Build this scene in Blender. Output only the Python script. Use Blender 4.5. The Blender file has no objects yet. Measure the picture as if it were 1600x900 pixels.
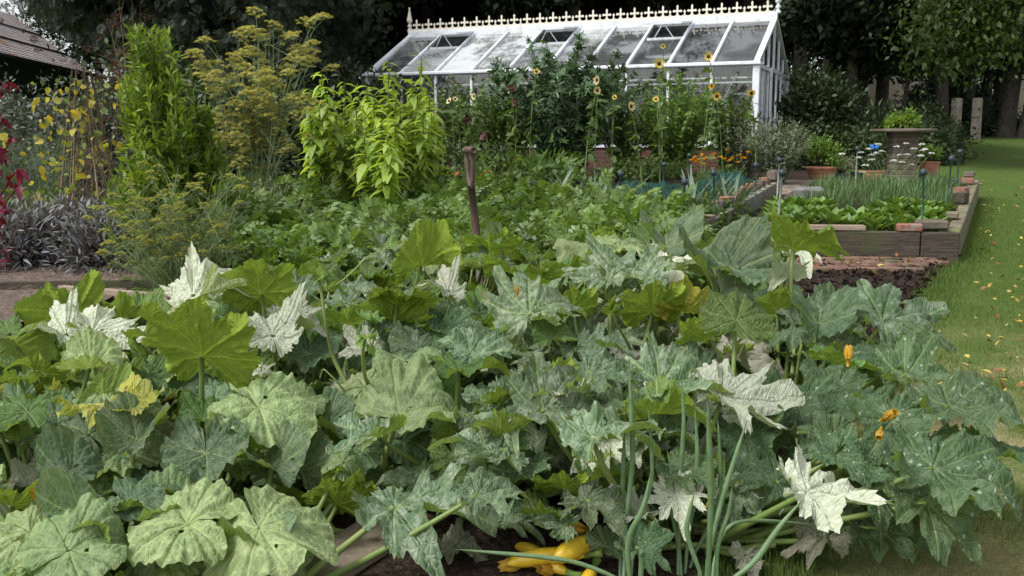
import bpy, math, random
import numpy as np
from mathutils import Vector, Matrix, noise
random.seed(7); RNG = np.random.default_rng(7)
R = math.radians
SC = bpy.context.scene
COL = SC.collection
# ------------------------------------------------------------------ camera
F = 35/36*1600; PITCH = R(8.1); CZ = 1.5
cam = bpy.data.cameras.new('camera'); camo = bpy.data.objects.new('camera', cam); COL.objects.link(camo)
cam.lens = 35; cam.sensor_width = 36; cam.clip_end = 500; cam.clip_start = .05
camo.location = (0, 0, CZ); camo.rotation_euler = (R(90)-PITCH, 0, 0); SC.camera = camo
# ------------------------------------------------------------------ light
W = bpy.data.worlds.new('World'); SC.world = W; W.use_nodes = True
SUN_EL, SUN_AZ = 52, -125        # azimuth of the light, degrees from +Y clockwise
nt = W.node_tree; nt.nodes.clear()
sky = nt.nodes.new('ShaderNodeTexSky'); sky.sky_type = 'NISHITA'; sky.sun_disc = False
sky.sun_elevation = R(SUN_EL); sky.sun_rotation = R(SUN_AZ); sky.air_density = 1; sky.dust_density = 3; sky.ozone_density = 1
hs = nt.nodes.new('ShaderNodeHueSaturation'); hs.inputs['Saturation'].default_value = .22
bg = nt.nodes.new('ShaderNodeBackground'); bg.inputs['Strength'].default_value = .15
wo = nt.nodes.new('ShaderNodeOutputWorld')
nt.links.new(sky.outputs[0], hs.inputs['Color']); nt.links.new(hs.outputs[0], bg.inputs[0]); nt.links.new(bg.outputs[0], wo.inputs[0])
sl = bpy.data.lights.new('sun', 'SUN'); sl.energy = 1.5; sl.angle = R(14); sl.color = (1, .97, .92)
so = bpy.data.objects.new('sun', sl); COL.objects.link(so)
sd = Vector((math.sin(R(SUN_AZ))*math.cos(R(SUN_EL)), math.cos(R(SUN_AZ))*math.cos(R(SUN_EL)), math.sin(R(SUN_EL))))
so.rotation_euler = sd.to_track_quat('Z', 'Y').to_euler(); so.location = (0, 0, 20)
SC.view_settings.view_transform = 'Standard'; SC.view_settings.look = 'None'; SC.view_settings.gamma = 1
SC.view_settings.exposure = .76
SC.cycles.max_bounces = 6; SC.cycles.diffuse_bounces = 3; SC.cycles.glossy_bounces = 2
SC.cycles.transmission_bounces = 4; SC.cycles.transparent_max_bounces = 10
# ------------------------------------------------------------------ terrain and pixel rays
def gz(y): return .06*np.clip(y, -12, 46)
def ray(u, v):
    xr = (u-800)/F; yr = (450-v)/F
    return np.array([xr, math.cos(PITCH)+yr*math.sin(PITCH), -math.sin(PITCH)+yr*math.cos(PITCH)])
def on(u, v, h=0.):                      # point of the photo's ray standing h above the sloping ground
    d = ray(u, v); t = (CZ-h)/(.06*d[1]-d[2]); return np.array([0, 0, CZ])+d*t
def at(u, v, Y):
    d = ray(u, v); return np.array([0, 0, CZ])+d*(Y/d[1])
def gp(u, Y, h=0.):                      # ground point in the photo's column u at distance Y
    d = ray(u, 229); return np.array([d[0]/d[1]*Y, Y, float(gz(Y))+h])
def proj(p):
    x, y, z = p[0], p[1], p[2]-CZ
    f = y*math.cos(PITCH)-z*math.sin(PITCH); up = y*math.sin(PITCH)+z*math.cos(PITCH)
    return 800+F*x/f, 450-F*up/f, f
# ------------------------------------------------------------------ mesh builder
def norm(a): return a/(np.linalg.norm(a, axis=-1, keepdims=True)+1e-9)
class B:
    def __init__(s): s.V = []; s.F = []; s.R = []; s.M = []; s.n = 0
    def add(s, V, Fc, rnd=.5, m=0):
        V = np.asarray(V, float); Fc = np.asarray(Fc, int)
        if Fc.shape[1] == 4: Fc = np.concatenate([Fc[:, [0, 1, 2]], Fc[:, [0, 2, 3]]])
        s.V.append(V); s.F.append(Fc+s.n); s.M.append(np.full(len(Fc), m))
        s.R.append(np.broadcast_to(np.asarray(rnd, float), (len(V),))); s.n += len(V); return s
    def scatter(s, T, pos, ex, ez, sc, rnd=None, m=0):
        TV, TF = T; pos = np.atleast_2d(pos); K = len(pos)
        ex = norm(ex); ey = norm(np.cross(ez, ex)); ez = np.cross(ex, ey)
        sc = np.broadcast_to(np.asarray(sc, float), (K,))
        V = pos[:, None]+sc[:, None, None]*(TV[None, :, :1]*ex[:, None]+TV[None, :, 1:2]*ey[:, None]+TV[None, :, 2:]*ez[:, None])
        Fc = TF[None]+(np.arange(K)*len(TV))[:, None, None]
        if rnd is None: rnd = RNG.random(K)
        return s.add(V.reshape(-1, 3), Fc.reshape(-1, 3), np.repeat(np.broadcast_to(rnd, (K,)), len(TV)), m)
    def tube(s, pts, rad, sides=6, rnd=.5, m=0):
        P = np.asarray(pts, float); n = len(P); rad = np.broadcast_to(np.asarray(rad, float), (n,))
        T = norm(np.gradient(P, axis=0)); a = np.array([0, 0, 1.]) if abs(T[0][2]) < .8 else np.array([1., 0, 0])
        A = norm(np.cross(T, a)); C = np.cross(T, A); th = np.arange(sides)/sides*2*math.pi
        V = P[:, None]+rad[:, None, None]*(np.cos(th)[None, :, None]*A[:, None]+np.sin(th)[None, :, None]*C[:, None])
        i = np.arange(n-1)[:, None]*sides; j = np.arange(sides)[None]; k = (j+1) % sides
        Fc = np.stack([i+j, i+k, i+sides+k, i+sides+j], -1).reshape(-1, 4)
        s.add(V.reshape(-1, 3), Fc, rnd, m)
        for r0, rev in ((0, 1), ((n-1)*sides, 0)):
            f = [[r0, r0+q, r0+q+1] for q in range(1, sides-1)]
            s.F.append(np.array([x[::-1] if not rev else x for x in f])+s.n-n*sides); s.M.append(np.full(len(f), m))
        return s
    def box(s, c, d, rz=0., rnd=.5, m=0, bev=0., rot=None):
        c = np.asarray(c, float); h = np.asarray(d, float)/2; b = min(bev, h.min()*.9)
        if b <= 0:
            V = np.array([[x, y, z] for x in (-1, 1) for y in (-1, 1) for z in (-1, 1)])*h
            Fc = [[0, 1, 3, 2], [4, 6, 7, 5], [0, 4, 5, 1], [2, 3, 7, 6], [0, 2, 6, 4], [1, 5, 7, 3]]
        else:
            V = []
            for x in (-1, 1):
                for y in (-1, 1):
                    for z in (-1, 1):
                        V += [[x*h[0], y*(h[1]-b), z*(h[2]-b)], [x*(h[0]-b), y*h[1], z*(h[2]-b)], [x*(h[0]-b), y*(h[1]-b), z*h[2]]]
            V = np.array(V); I = lambda x, y, z, a: ((x*2+y)*2+z)*3+a
            Fc = []
            for a in range(3):
                for sgn in (0, 1):
                    q = [(0, 0), (1, 0), (1, 1), (0, 1)]; f = []
                    for p in q:
                        xyz = [0, 0, 0]; xyz[a] = sgn; o = [k for k in range(3) if k != a]; xyz[o[0]], xyz[o[1]] = p; f.append(I(*xyz, a))
                    Fc.append(f)
            for a in range(3):       # edges along axis a
                o = [k for k in range(3) if k != a]
                for p in ((0, 0), (0, 1), (1, 0), (1, 1)):
                    x0 = [0, 0, 0]; x1 = [0, 0, 0]; x1[a] = 1
                    for x_ in (x0, x1): x_[o[0]], x_[o[1]] = p
                    Fc.append([I(*x0, o[0]), I(*x1, o[0]), I(*x1, o[1]), I(*x0, o[1])])
            T = [[I(x, y, z, 0), I(x, y, z, 1), I(x, y, z, 2)] for x in (0, 1) for y in (0, 1) for z in (0, 1)]
            Fc = np.array(Fc); Fc = np.concatenate([Fc[:, [0, 1, 2]], Fc[:, [0, 2, 3]], np.array(T)])
            ce = V[Fc].mean(1); nn = np.cross(V[Fc[:, 1]]-V[Fc[:, 0]], V[Fc[:, 2]]-V[Fc[:, 0]]); fl = (nn*ce).sum(1) < 0; Fc[fl] = Fc[fl][:, ::-1]
        if rot is not None: V = V@np.array(rot).T
        if rz: c_, s_ = math.cos(rz), math.sin(rz); V = V@np.array([[c_, s_, 0], [-s_, c_, 0], [0, 0, 1]])
        return s.add(V+c, Fc, rnd, m)
    def bar(s, p0, p1, w, h, rnd=.5, m=0, up=(0, 0, 1), bev=0.):
        p0 = np.asarray(p0, float); p1 = np.asarray(p1, float); d = p1-p0; L = np.linalg.norm(d); x = d/L
        u = np.asarray(up, float); y = norm(np.cross(u, x)); z = np.cross(x, y)
        return s.box((p0+p1)/2, (L, w, h), rot=np.stack([x, y, z], 1), rnd=rnd, m=m, bev=bev)
    def lathe(s, c, prof, n=24, rnd=.5, m=0):
        c = np.asarray(c, float); th = np.arange(n)/n*2*math.pi; V = []
        for r, z in prof: V += [[r*math.cos(t), r*math.sin(t), z] for t in th]
        Fc = [[a*n+j, a*n+(j+1) % n, (a+1)*n+(j+1) % n, (a+1)*n+j] for a in range(len(prof)-1) for j in range(n)]
        return s.add(np.array(V)+c, Fc, rnd, m)
    def build(s, name, mat, parent=None, smooth=True, loc=None):
        V = np.concatenate(s.V); Fc = np.concatenate(s.F); M = np.concatenate(s.M); Rn = np.concatenate(s.R)
        if loc is not None: V = V-np.asarray(loc)
        me = mesh(name, V, Fc, Rn, M, mat, smooth)
        return link(name, me, parent, loc)
def mesh(name, V, Fc, Rn, M, mat, smooth=True):
    me = bpy.data.meshes.new(name); me.vertices.add(len(V)); me.vertices.foreach_set('co', V.astype('f').ravel())
    me.loops.add(len(Fc)*3); me.loops.foreach_set('vertex_index', Fc.astype('i').ravel())
    me.polygons.add(len(Fc)); me.polygons.foreach_set('loop_start', np.arange(len(Fc), dtype='i')*3)
    me.polygons.foreach_set('loop_total', np.full(len(Fc), 3, 'i'))
    for mm in (mat if isinstance(mat, (list, tuple)) else [mat]): me.materials.append(mm)
    if M is not None: me.polygons.foreach_set('material_index', M.astype('i'))
    me.polygons.foreach_set('use_smooth', np.full(len(Fc), smooth))
    if Rn is not None:
        a = me.attributes.new('rnd', 'FLOAT', 'POINT'); a.data.foreach_set('value', np.ascontiguousarray(Rn, dtype='f'))
    me.update(calc_edges=True); return me
def link(name, me, parent=None, loc=None):
    o = bpy.data.objects.new(name, me); COL.objects.link(o)
    if loc is not None: o.location = Vector(loc)
    if parent is not None: o.parent = parent
    return o
def tag(o, label=None, cat=None, group=None, kind=None):
    if label: o['label'] = label
    if cat: o['category'] = cat
    if group: o['group'] = group
    if kind: o['kind'] = kind
    return o
def empty(name, loc, label, cat, group=None, rz=0):
    o = bpy.data.objects.new(name, None); COL.objects.link(o); o.location = Vector(loc); o.rotation_euler.z = rz
    o.empty_display_size = .1; return tag(o, label, cat, group)
def copy_thing(o, loc, label=None, rz=0, sc=1., parent=None):
    c = o.copy(); COL.objects.link(c); c.location = Vector(loc); c.rotation_euler.z = rz; c.scale = (sc, sc, sc)
    if label: c['label'] = label
    for ch in list(o.children):
        k = ch.copy(); COL.objects.link(k); k.parent = c
        for g in ch.children:
            q = g.copy(); COL.objects.link(q); q.parent = k
    return c
# ------------------------------------------------------------------ materials
class N:
    def __init__(s, name):
        s.m = bpy.data.materials.new(name); s.m.use_nodes = True; s.t = s.m.node_tree; s.t.nodes.clear()
        s.out = s.n('OutputMaterial')
    def n(s, ty, **k):
        x = s.t.nodes.new('ShaderNode'+ty)
        for a, b in k.items(): setattr(x, a, b)
        return x
    def set(s, sock, v):
        if isinstance(v, bpy.types.NodeSocket): s.t.links.new(v, sock)
        elif v is not None:
            if hasattr(sock.default_value, '__len__') and not hasattr(v, '__len__'): v = (v,)*3
            if hasattr(sock.default_value, '__len__') and len(sock.default_value) == 4 and len(v) == 3: v = (*v, 1)
            sock.default_value = v
    def math(s, op, a, b=None, c=None):
        x = s.n('Math', operation=op)
        for i, v in enumerate((a, b, c)): s.set(x.inputs[i], v) if v is not None else None
        return x.outputs[0]
    def mix(s, f, a, b, bt='MIX'):
        x = s.n('Mix', data_type='RGBA', blend_type=bt); s.set(x.inputs[0], f); s.set(x.inputs[6], a); s.set(x.inputs[7], b); return x.outputs[2]
    def noise(s, vec, sc, det=3, ro=.55, w=None):
        x = s.n('TexNoise'); s.set(x.inputs['Scale'], sc); s.set(x.inputs['Detail'], det); s.set(x.inputs['Roughness'], ro)
        if vec is not None: s.set(x.inputs['Vector'], vec)
        return x.outputs[0]
    def ramp(s, f, *st):
        x = s.n('ValToRGB'); s.set(x.inputs[0], f); e = x.color_ramp.elements
        while len(e) < len(st): e.new(.5)
        for el, (p, c) in zip(e, st): el.position = p; el.color = (*c, 1) if hasattr(c, '__len__') else (c, c, c, 1)
        return x.outputs[0]
    def rng(s, f, a, b, c=0., d=1.):
        x = s.n('MapRange', interpolation_type='SMOOTHSTEP'); [s.set(x.inputs[i], v) for i, v in enumerate((f, a, b, c, d))]; return x.outputs[0]
    def attr(s, nm): x = s.n('Attribute', attribute_name=nm); return x
    def bump(s, h, st=.3, dist=.01, nrm=None):
        x = s.n('Bump'); s.set(x.inputs['Strength'], st); s.set(x.inputs['Distance'], dist); s.set(x.inputs['Height'], h)
        if nrm is not None: s.set(x.inputs['Normal'], nrm)
        return x.outputs[0]
    def bsdf(s, col, ro=.5, nrm=None, spec=None, metal=None, **k):
        x = s.n('BsdfPrincipled'); s.set(x.inputs['Base Color'], col); s.set(x.inputs['Roughness'], ro)
        if nrm is not None: s.set(x.inputs['Normal'], nrm)
        if spec is not None: s.set(x.inputs['Specular IOR Level'], spec)
        if metal is not None: s.set(x.inputs['Metallic'], metal)
        return x.outputs[0]
    def done(s, sh): s.t.links.new(sh, s.out.inputs[0]); return s.m
def foliage(name, *cols, trans=.3, ro=.5, spec=.35, under=None, nz=0.):
    """leaf colours spread from leaf to leaf by the leaf's own random number"""
    cols = [(c[0]*1.13, c[1], c[2]*1.05) if c[1] > c[0] else c for c in cols]
    x = N(name); k = len(cols); f = x.attr('rnd').outputs['Fac']
    c = x.ramp(f, *[(i/max(1, k-1), q) for i, q in enumerate(cols)])
    oi = x.n('ObjectInfo').outputs['Random']; hv = x.n('HueSaturation'); x.set(hv.inputs['Color'], c); x.set(hv.inputs['Value'], x.rng(oi, 0, 1, .85, 1.15)); c = hv.outputs[0]
    p = x.bsdf(c, ro, spec=spec)
    t = x.n('BsdfTranslucent'); x.set(t.inputs[0], x.mix(1., c, (1.6, 1.5, .5), 'MULTIPLY'))
    m = x.n('MixShader'); x.set(m.inputs[0], trans); x.t.links.new(p, m.inputs[1]); x.t.links.new(t.outputs[0], m.inputs[2])
    return x.done(m.outputs[0])
def plain(name, c1, c2=None, ro=.6, sc=8., bump=.2, dist=.005, det=5, spec=.4, metal=0., c3=None, band=(.35, .65)):
    x = N(name); tc = x.n('TexCoord').outputs['Object']; n = x.noise(tc, sc, det, .6)
    c = x.ramp(n, (band[0], c1), (band[1], c2 or c1))
    if c3: c = x.mix(x.rng(x.noise(tc, sc*.35, 4), .52, .66), c, c3)
    return x.done(x.bsdf(c, ro, x.bump(x.noise(tc, sc*5, 4), bump, dist), spec, metal))
def grain(name, c1, c2, c3=None, ro=.85):
    x = N(name); tc = x.n('TexCoord').outputs['Object']; mp = x.n('Mapping'); mp.inputs['Scale'].default_value = (1.1, 1.1, 13); x.set(mp.inputs[0], tc); g = x.noise(mp.outputs[0], 5, 8, .7); l = x.noise(tc, 3, 5, .65)
    c = x.mix(x.rng(g, .3, .72), c1, c2); c = x.mix(x.rng(x.noise(mp.outputs[0], 9, 3), .60, .68, 0, .7), c, tuple(q*.45 for q in c1))
    if c3: c = x.mix(x.rng(l, .50, .64, 0, .8), c, c3)
    return x.done(x.bsdf(c, ro, x.bump(g, .7, .012), .3))
# ------------------------------------------------------------------ leaf templates (unit length along +X, face +Z)
def T_lance(m=3, w=.16, curve=.15, fold=.12, wmax=.4):
    V = []; Fq = []
    for i in range(m+1):
        t = i/m; ww = w*(math.sin(math.pi*min(1, max(.04, t**(math.log(.5)/math.log(wmax)))))**.8 if 0 < t < 1 else .03)
        z = -curve*t*t; V += [[t, -ww, z+fold*ww], [t, 0, z-fold*ww*.3], [t, ww, z+fold*ww]]
    for i in range(m):
        a = i*3; Fq += [[a, a+3, a+4, a+1], [a+1, a+4, a+5, a+2]]
    Fq = np.array(Fq); return np.array(V), np.concatenate([Fq[:, [0, 1, 2]], Fq[:, [0, 2, 3]]])
def T_merge(parts):       # parts: (template, x, y, z, yaw, scale, tilt)
    V = []; Fc = []; n = 0
    for (tv, tf), x, y, z, yaw, s, tl in parts:
        v = tv.copy()*s; c, q = math.cos(tl), math.sin(tl); v = np.stack([v[:, 0]*c+v[:, 2]*q, v[:, 1], -v[:, 0]*q+v[:, 2]*c], 1)
        c, q = math.cos(yaw), math.sin(yaw); v = np.stack([v[:, 0]*c-v[:, 1]*q, v[:, 0]*q+v[:, 1]*c, v[:, 2]], 1)+[x, y, z]
        V.append(v); Fc.append(tf+n); n += len(v)
    return np.concatenate(V), np.concatenate(Fc)
def T_pinnate(n, leaf, w=.4, tip=.4, droop=.2, stem=True):
    P = [(leaf, 1-tip, 0, -droop*.6, 0, tip, .2)]
    for i in range(n):
        t = .25+.7*(1-tip)*i/max(1, n-1)+.0; s = w*(.7+.3*math.sin(math.pi*(i+1)/(n+1)))
        for sg in (-1, 1): P.append((leaf, t, 0, -droop*t*t, sg*1.15, s, .15))
    if stem: P.append((T_lance(2, .012, droop*.6, 0), 0, 0, 0, 0, .8, 0))
    return T_merge(P)
def T_lobed(angs, lens, w, n=5, base=.2):   # flat palmate leaf as a fan
    th = np.linspace(-math.pi*.93, math.pi*.93, n*len(angs)*2+1); r = np.full(len(th), base)
    for a, l in zip(angs, lens): r = np.maximum(r, l*np.exp(-((th-R(a))/w)**2))
    V = [[0, 0, 0]]+[[q*math.cos(t), q*math.sin(t), -.18*q*q+.05*math.sin(t*5)] for q, t in zip(r, th)]
    return np.array(V)*.8+[.1, 0, 0], np.array([[0, i+1, i+2] for i in range(len(th)-1)])
OVATE = T_lance(4, .3, .25, .2, .38); OVATE2 = T_lance(2, .3, .2, .15, .4); LANCE = T_lance(3, .12, .3); LANCE2 = T_lance(2, .14, .2)
STRAP = T_lance(6, .03, .25, .3, .4); FIG = T_lobed([0, 48, -48, 100, -100], [.75, .65, .65, .5, .5], .28, 3)
ASH = T_pinnate(4, LANCE2, .42, .42); POTATO = T_pinnate(3, OVATE2, .36, .42); ROSETTE = T_merge([(LANCE2, 0, 0, 0, a, 1, -.3) for a in np.arange(0, 6.2, 1.05)])
def rdir(n, up=0., side=1.):
    a = RNG.normal(size=(n, 3))*[side, side, side]+[0, 0, up]; return norm(a)
def updn(n, spread=.5): return norm(RNG.normal(size=(n, 3))*spread+[0, 0, 1])
def bez(p0, p1, p2, n=8):
    t = np.linspace(0, 1, n)[:, None]; return (1-t)**2*np.asarray(p0)+2*t*(1-t)*np.asarray(p1)+t*t*np.asarray(p2)
# ================================================================== SETTING
def vnoise(x, y, s, seed=0): return np.array([noise.fractal(Vector((a*s+seed*7.1, b*s, seed)), 1., 2., 4) for a, b in zip(x.ravel(), y.ravel())]).reshape(x.shape)
def sheet(name, xs, ys, zf, mat, tilt=True):
    X, Y = xs, ys; Z = zf(X, Y); n, m = X.shape
    V = np.stack([X, Y, Z], -1).reshape(-1, 3); i = (np.arange(n-1)*m)[:, None]; j = np.arange(m-1)[None]
    Fq = np.stack([i+j, i+j+1, i+m+j+1, i+m+j], -1).reshape(-1, 4); b = B(); b.add(V, Fq); return tag(b.build(name, mat), kind='structure')
def edgeX(y): return np.where(y < 8.5, .75+.55*(y-3.05), np.where(y < 13.4, 3.85+.485*(y-8.5), 5.6))
# lawn
x = N('lawn_grass'); tc = x.n('TexCoord').outputs['Object']
n1 = x.noise(tc, 1.1, 5, .6); n2 = x.noise(tc, 60, 3, .7); n3 = x.noise(tc, .35, 3)
c = x.ramp(n2, (.3, (.052, .092, .018)), (.7, (.100, .155, .036)))
sep = x.n('SeparateXYZ'); x.set(sep.inputs[0], tc)
worn = x.math('MULTIPLY', x.rng(n1, .42, .56), x.rng(sep.outputs[1], 7., 4., 0, 1))
c = x.mix(worn, c, x.ramp(n2, (.3, (.17, .15, .07)), (.7, (.34, .30, .17)))); c = x.mix(x.rng(n3, .4, .65, 0, .35), c, (.09, .12, .03))
M_LAWN = x.done(x.bsdf(c, .9, x.bump(n2, .6, .02), .1))
ys = np.concatenate([np.arange(-30, 46, 1.), [60, 120, 400]]); xs = np.concatenate([[-400, -120], np.arange(-40, 41, 2.), [120, 400]])
X, Y = np.meshgrid(xs, ys); sheet('ground', X, Y, lambda X, Y: gz(Y)-.004, M_LAWN)
# soil
x = N('soil'); tc = x.n('TexCoord').outputs['Object']; n1 = x.noise(tc, 14, 6, .7); n2 = x.noise(tc, 45, 4, .7)
c = x.mix(x.rng(n2, .35, .7), (.018, .012, .009), (.075, .052, .040)); c = x.mix(x.rng(x.noise(tc, 90, 2), .66, .72), c, (.20, .15, .10))
M_SOIL = x.done(x.bsdf(c, .9, x.bump(x.math('ADD', n1, n2), .9, .03), .15))
t = np.linspace(0, 1, 150)**.8; ys = np.arange(.5, 13.2, .055); ex_ = edgeX(ys)-.25*np.clip((ys-8.4)*4, 0, 1); X = -13+(ex_[:, None]+.05+.05*np.sin(ys*5)[:, None]*(ys < 8.3)[:, None]+13)*t[None]; Y = np.repeat(ys[:, None], len(t), 1)
sheet('soil', X, Y, lambda X, Y: gz(Y)-.006+(.040+.02*vnoise(X, Y, 6, 1)+.02*vnoise(X, Y, 2, 2))*np.clip((edgeX(Y)+.05-X)*4, 0, 1), M_SOIL)
xs = np.arange(-15, 6.0, .25); ys = np.arange(12.9, 24, .25); X, Y = np.meshgrid(xs, ys)
sheet('back_soil', X, Y, lambda X, Y: gz(Y)+.012+.015*vnoise(X, Y, 3, 3)*(X < 5.5), M_SOIL)
# bark path at the left, brick path before the raised bed
M_BARK = plain('bark_chips', (.07, .048, .038), (.20, .15, .12), .85, 30, .8, .02)
b = B(); K = 6500
px = RNG.uniform(-5.6, -2.75, K); py = 6.05+RNG.uniform(0, 1.75, K)+(px+3.5)*-.12
b.scatter(T_lance(1, .22, 0, 0), np.stack([px, py, gz(py)+.085+RNG.random(K)*.02], 1), rdir(K)*[1, 1, .5], updn(K, .7), RNG.uniform(.03, .085, K))
xs = np.linspace(-7, -2.75, 40); ys = np.linspace(6.0, 7.9, 20); X, Y = np.meshgrid(xs, ys)
sheet('bark_path', X, Y, lambda X, Y: gz(Y)+.075+.01*vnoise(X, Y, 9, 4), M_BARK)
M_CHIP = foliage('chip', (.05, .032, .026), (.30, .22, .18), (.56, .47, .40), trans=0., ro=.8, spec=.1)
tag(b.build('bark_chips', M_CHIP), 'loose pale bark chips covering the path beside the purple sage', 'bark chips', kind='stuff')
b = B(); K = 1500; px = RNG.uniform(-1., .7, K); py = RNG.uniform(3.0, 3.9, K)
b.scatter(T_lance(1, .2, 0, 0), np.stack([px, py, gz(py)+.05+RNG.random(K)*.02], 1), rdir(K)*[1, 1, .3], updn(K, .4), RNG.uniform(.02, .06, K), RNG.random(K)*.45)
tag(b.build('bark_mulch', M_CHIP), 'dark shredded bark mulch beside the old board in the foreground', 'mulch', kind='stuff')
M_BRICKOLD = plain('old_brick', (.11, .055, .038), (.20, .13, .09), .85, 14, .5, .01, c3=(.09, .09, .05))
b = B(); yy = 7.9
for r in range(5):
    xx = edgeX(yy)-1.75-random.random()*.1
    while xx < edgeX(yy)-.12:
        L = random.uniform(.16, .23); b.box((xx+L/2, yy+.055, float(gz(yy))+.036+random.random()*.012), (L-.012, .098, .05), rz=random.gauss(0, .03), rnd=random.random(), bev=.008)
        xx += L
    yy += .11
tag(b.build('brick_path', M_BRICKOLD), kind='structure')
M_PAVE = plain('paving', (.16, .13, .10), (.26, .22, .17), .85, 6, .3, .01)
b = B()
for r in range(4):
    for q in range(5):
        cx, cy = 3.55+q*.62+r*.28, 13.95+r*.5; b.box((cx, cy, float(gz(cy))+.012), (.59, .47, .05), rz=.0, bev=.008, rot=Matrix.Rotation(math.atan(.06), 3, 'X'))
tag(b.build('paved_path', M_PAVE), kind='structure')
b = B(); K = 2600; py = RNG.uniform(4.5, 8.6, K); px = edgeX(py)-RNG.uniform(.0, 1.9, K)
b.scatter(T_merge([(T_lance(2, .5, .3, .6), 0, 0, 0, a, 1, -.5) for a in (0, 2.1, 4.2)]), np.stack([px, py, gz(py)+.045], 1), rdir(K), updn(K, .6), RNG.uniform(.012, .035, K))
k = (py > 7.5)
tag(b.build('soil_clods', M_SOIL), 'loose dark crumbs of soil between the squash and the brick path', 'soil', kind='stuff')
# grass blades
M_BLADE = foliage('grass_blade', (.045, .095, .018), (.085, .155, .036), (.13, .20, .055), (.36, .31, .15), trans=.35, ro=.5, spec=.2)
K = 190000; py = 2.4+RNG.random(K)**1.7*17.; px = edgeX(py)-.1+RNG.random(K)**1.25*(.56*py+.8-edgeX(py))
wn = np.array([noise.fractal(Vector((a*1.1, b_*1.1, 3.)), 1., 2., 3) for a, b_ in zip(px[:K:1], py[:K:1])])
dry = np.clip((wn+.16)*2.6, 0, 1)*np.clip((7.5-py)/3, 0, 1); keep = (RNG.random(K) > dry*.38) & ((py < 8.4) | (px > edgeX(py)+.02)) & (RNG.random(K) < np.clip((19.5-py)/8, 0, 1))
px, py, dry = px[keep], py[keep], dry[keep]; K = len(px)
hgt = RNG.uniform(.012, .032, K)*(1-.4*dry)*np.where((px < edgeX(py)+.25), 1.7, 1.)
b = B(); BL = (np.array([[0, -.055, 0], [0, .055, 0], [.6, .035, -.08], [.6, -.035, -.08], [1., 0, -.28]]), np.array([[0, 1, 2], [0, 2, 3], [3, 2, 4]]))
az = RNG.random(K)*6.283; d = np.stack([np.cos(az)*.6, np.sin(az)*.6, RNG.uniform(.5, 1.6, K)], 1)
b.scatter(BL, np.stack([px, py, gz(py)-.002], 1), d, np.stack([-np.cos(az), -np.sin(az), np.full(K, .5)], 1)*-1., hgt, np.clip(RNG.random(K)*.6+dry*.75*RNG.random(K), 0, 1))
tag(b.build('grass', M_BLADE), 'short mown grass with dry straw patches along the edge of the vegetable beds', 'grass', kind='stuff')
# fallen leaves
M_FALL = foliage('fallen_leaf', (.42, .30, .06), (.45, .36, .10), (.20, .10, .04), trans=.1)
fm = B().add(*T_lance(3, .33, -.25, .5), rnd=.3); f0 = fm.build('fallen_leaf', M_FALL)
me_f = [f0.data]
for rr in (0., .6, 1.): me_f.append(B().add(*T_lance(3, .26+.1*rr, -.35, .5), rnd=rr).build('x', M_FALL).data)
for o in [o for o in COL.objects if o.name.startswith('x')]: bpy.data.objects.remove(o)
for i in range(150):
    o = f0 if i == 0 else bpy.data.objects.new('fallen_leaf', None if 0 else me_f[i % 4])
    if i: COL.objects.link(o)
    if i < 112: v = random.uniform(270, 620); p = on(random.triangular(1440, 1600, 1600) if v > 470 else random.uniform(1530, 1600), v, .035)
    else: yy = random.uniform(7.5, 8.5); p = np.array([float(edgeX(yy))-random.uniform(.2, 1.7), yy, float(gz(yy))+.085])
    o.location = Vector(p); o.rotation_euler = (random.gauss(0, .4), random.gauss(0, .4), random.random()*6.28); s = random.uniform(.03, .055); o.scale = (s, s, s)
    if i < 112: tag(o, 'small yellow fallen leaf lying on the lawn', 'fallen leaf', 'fallen leaves on the lawn')
    else: tag(o, 'small yellow fallen leaf lying on the brick path before the raised bed', 'fallen leaf', 'fallen leaves on the brick path')
# ================================================================== BARN
x = N('barn_roof'); tc = x.n('TexCoord').outputs['Object']; wv = x.n('TexWave', wave_type='BANDS', bands_direction='Y'); x.set(wv.inputs[0], tc); x.set(wv.inputs['Scale'], 3.2); x.set(wv.inputs['Distortion'], .3)
sp = x.n('SeparateXYZ'); x.set(sp.inputs[0], tc); rows = x.math('FRACT', x.math('MULTIPLY', sp.outputs[0], 3.2))
c = x.ramp(x.noise(tc, 1.2, 6, .7), (.3, (.30, .26, .26)), (.7, (.50, .45, .45))); c = x.mix(x.rng(x.noise(tc, .5, 4), .55, .62), c, (.30, .17, .06)); c = x.mix(x.rng(rows, .8, .95, 0, .6), c, (.07, .06, .06))
M_ROOF = x.done(x.bsdf(c, .85, x.bump(x.math('ADD', wv.outputs['Fac'], rows), .9, .05)))
M_BLACKWOOD = plain('black_weatherboard', (.035, .037, .042), (.07, .073, .08), .8, 9, .4)
bang = math.atan2(.995, -.1)            # barn runs away to the left; local x along the eave, y = towards the garden
bx = empty('barn', (-14.1, 21.4, float(gz(21.4))), 'old barn with black boarded wall and weathered ribbed roof behind the ivy', 'barn')
bx.rotation_euler.z = bang
eh = 4.15+.0-float(gz(21.4))+0
b = B(); L = 16.5
for k in range(82): b.box((k*.2, 0, eh/2), (.19, .035, eh-.02), rnd=random.random())
b.box((L/2, 2.6, eh/2), (L, 5.0, eh-.05)); b.box((L/2, 2.6, eh+.35), (L-.1, 3.8, .75)); b.box((L/2, 2.6, eh+1.05), (L-.1, 2., .75))
b.build('wall', M_BLACKWOOD, bx, smooth=False)
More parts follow.
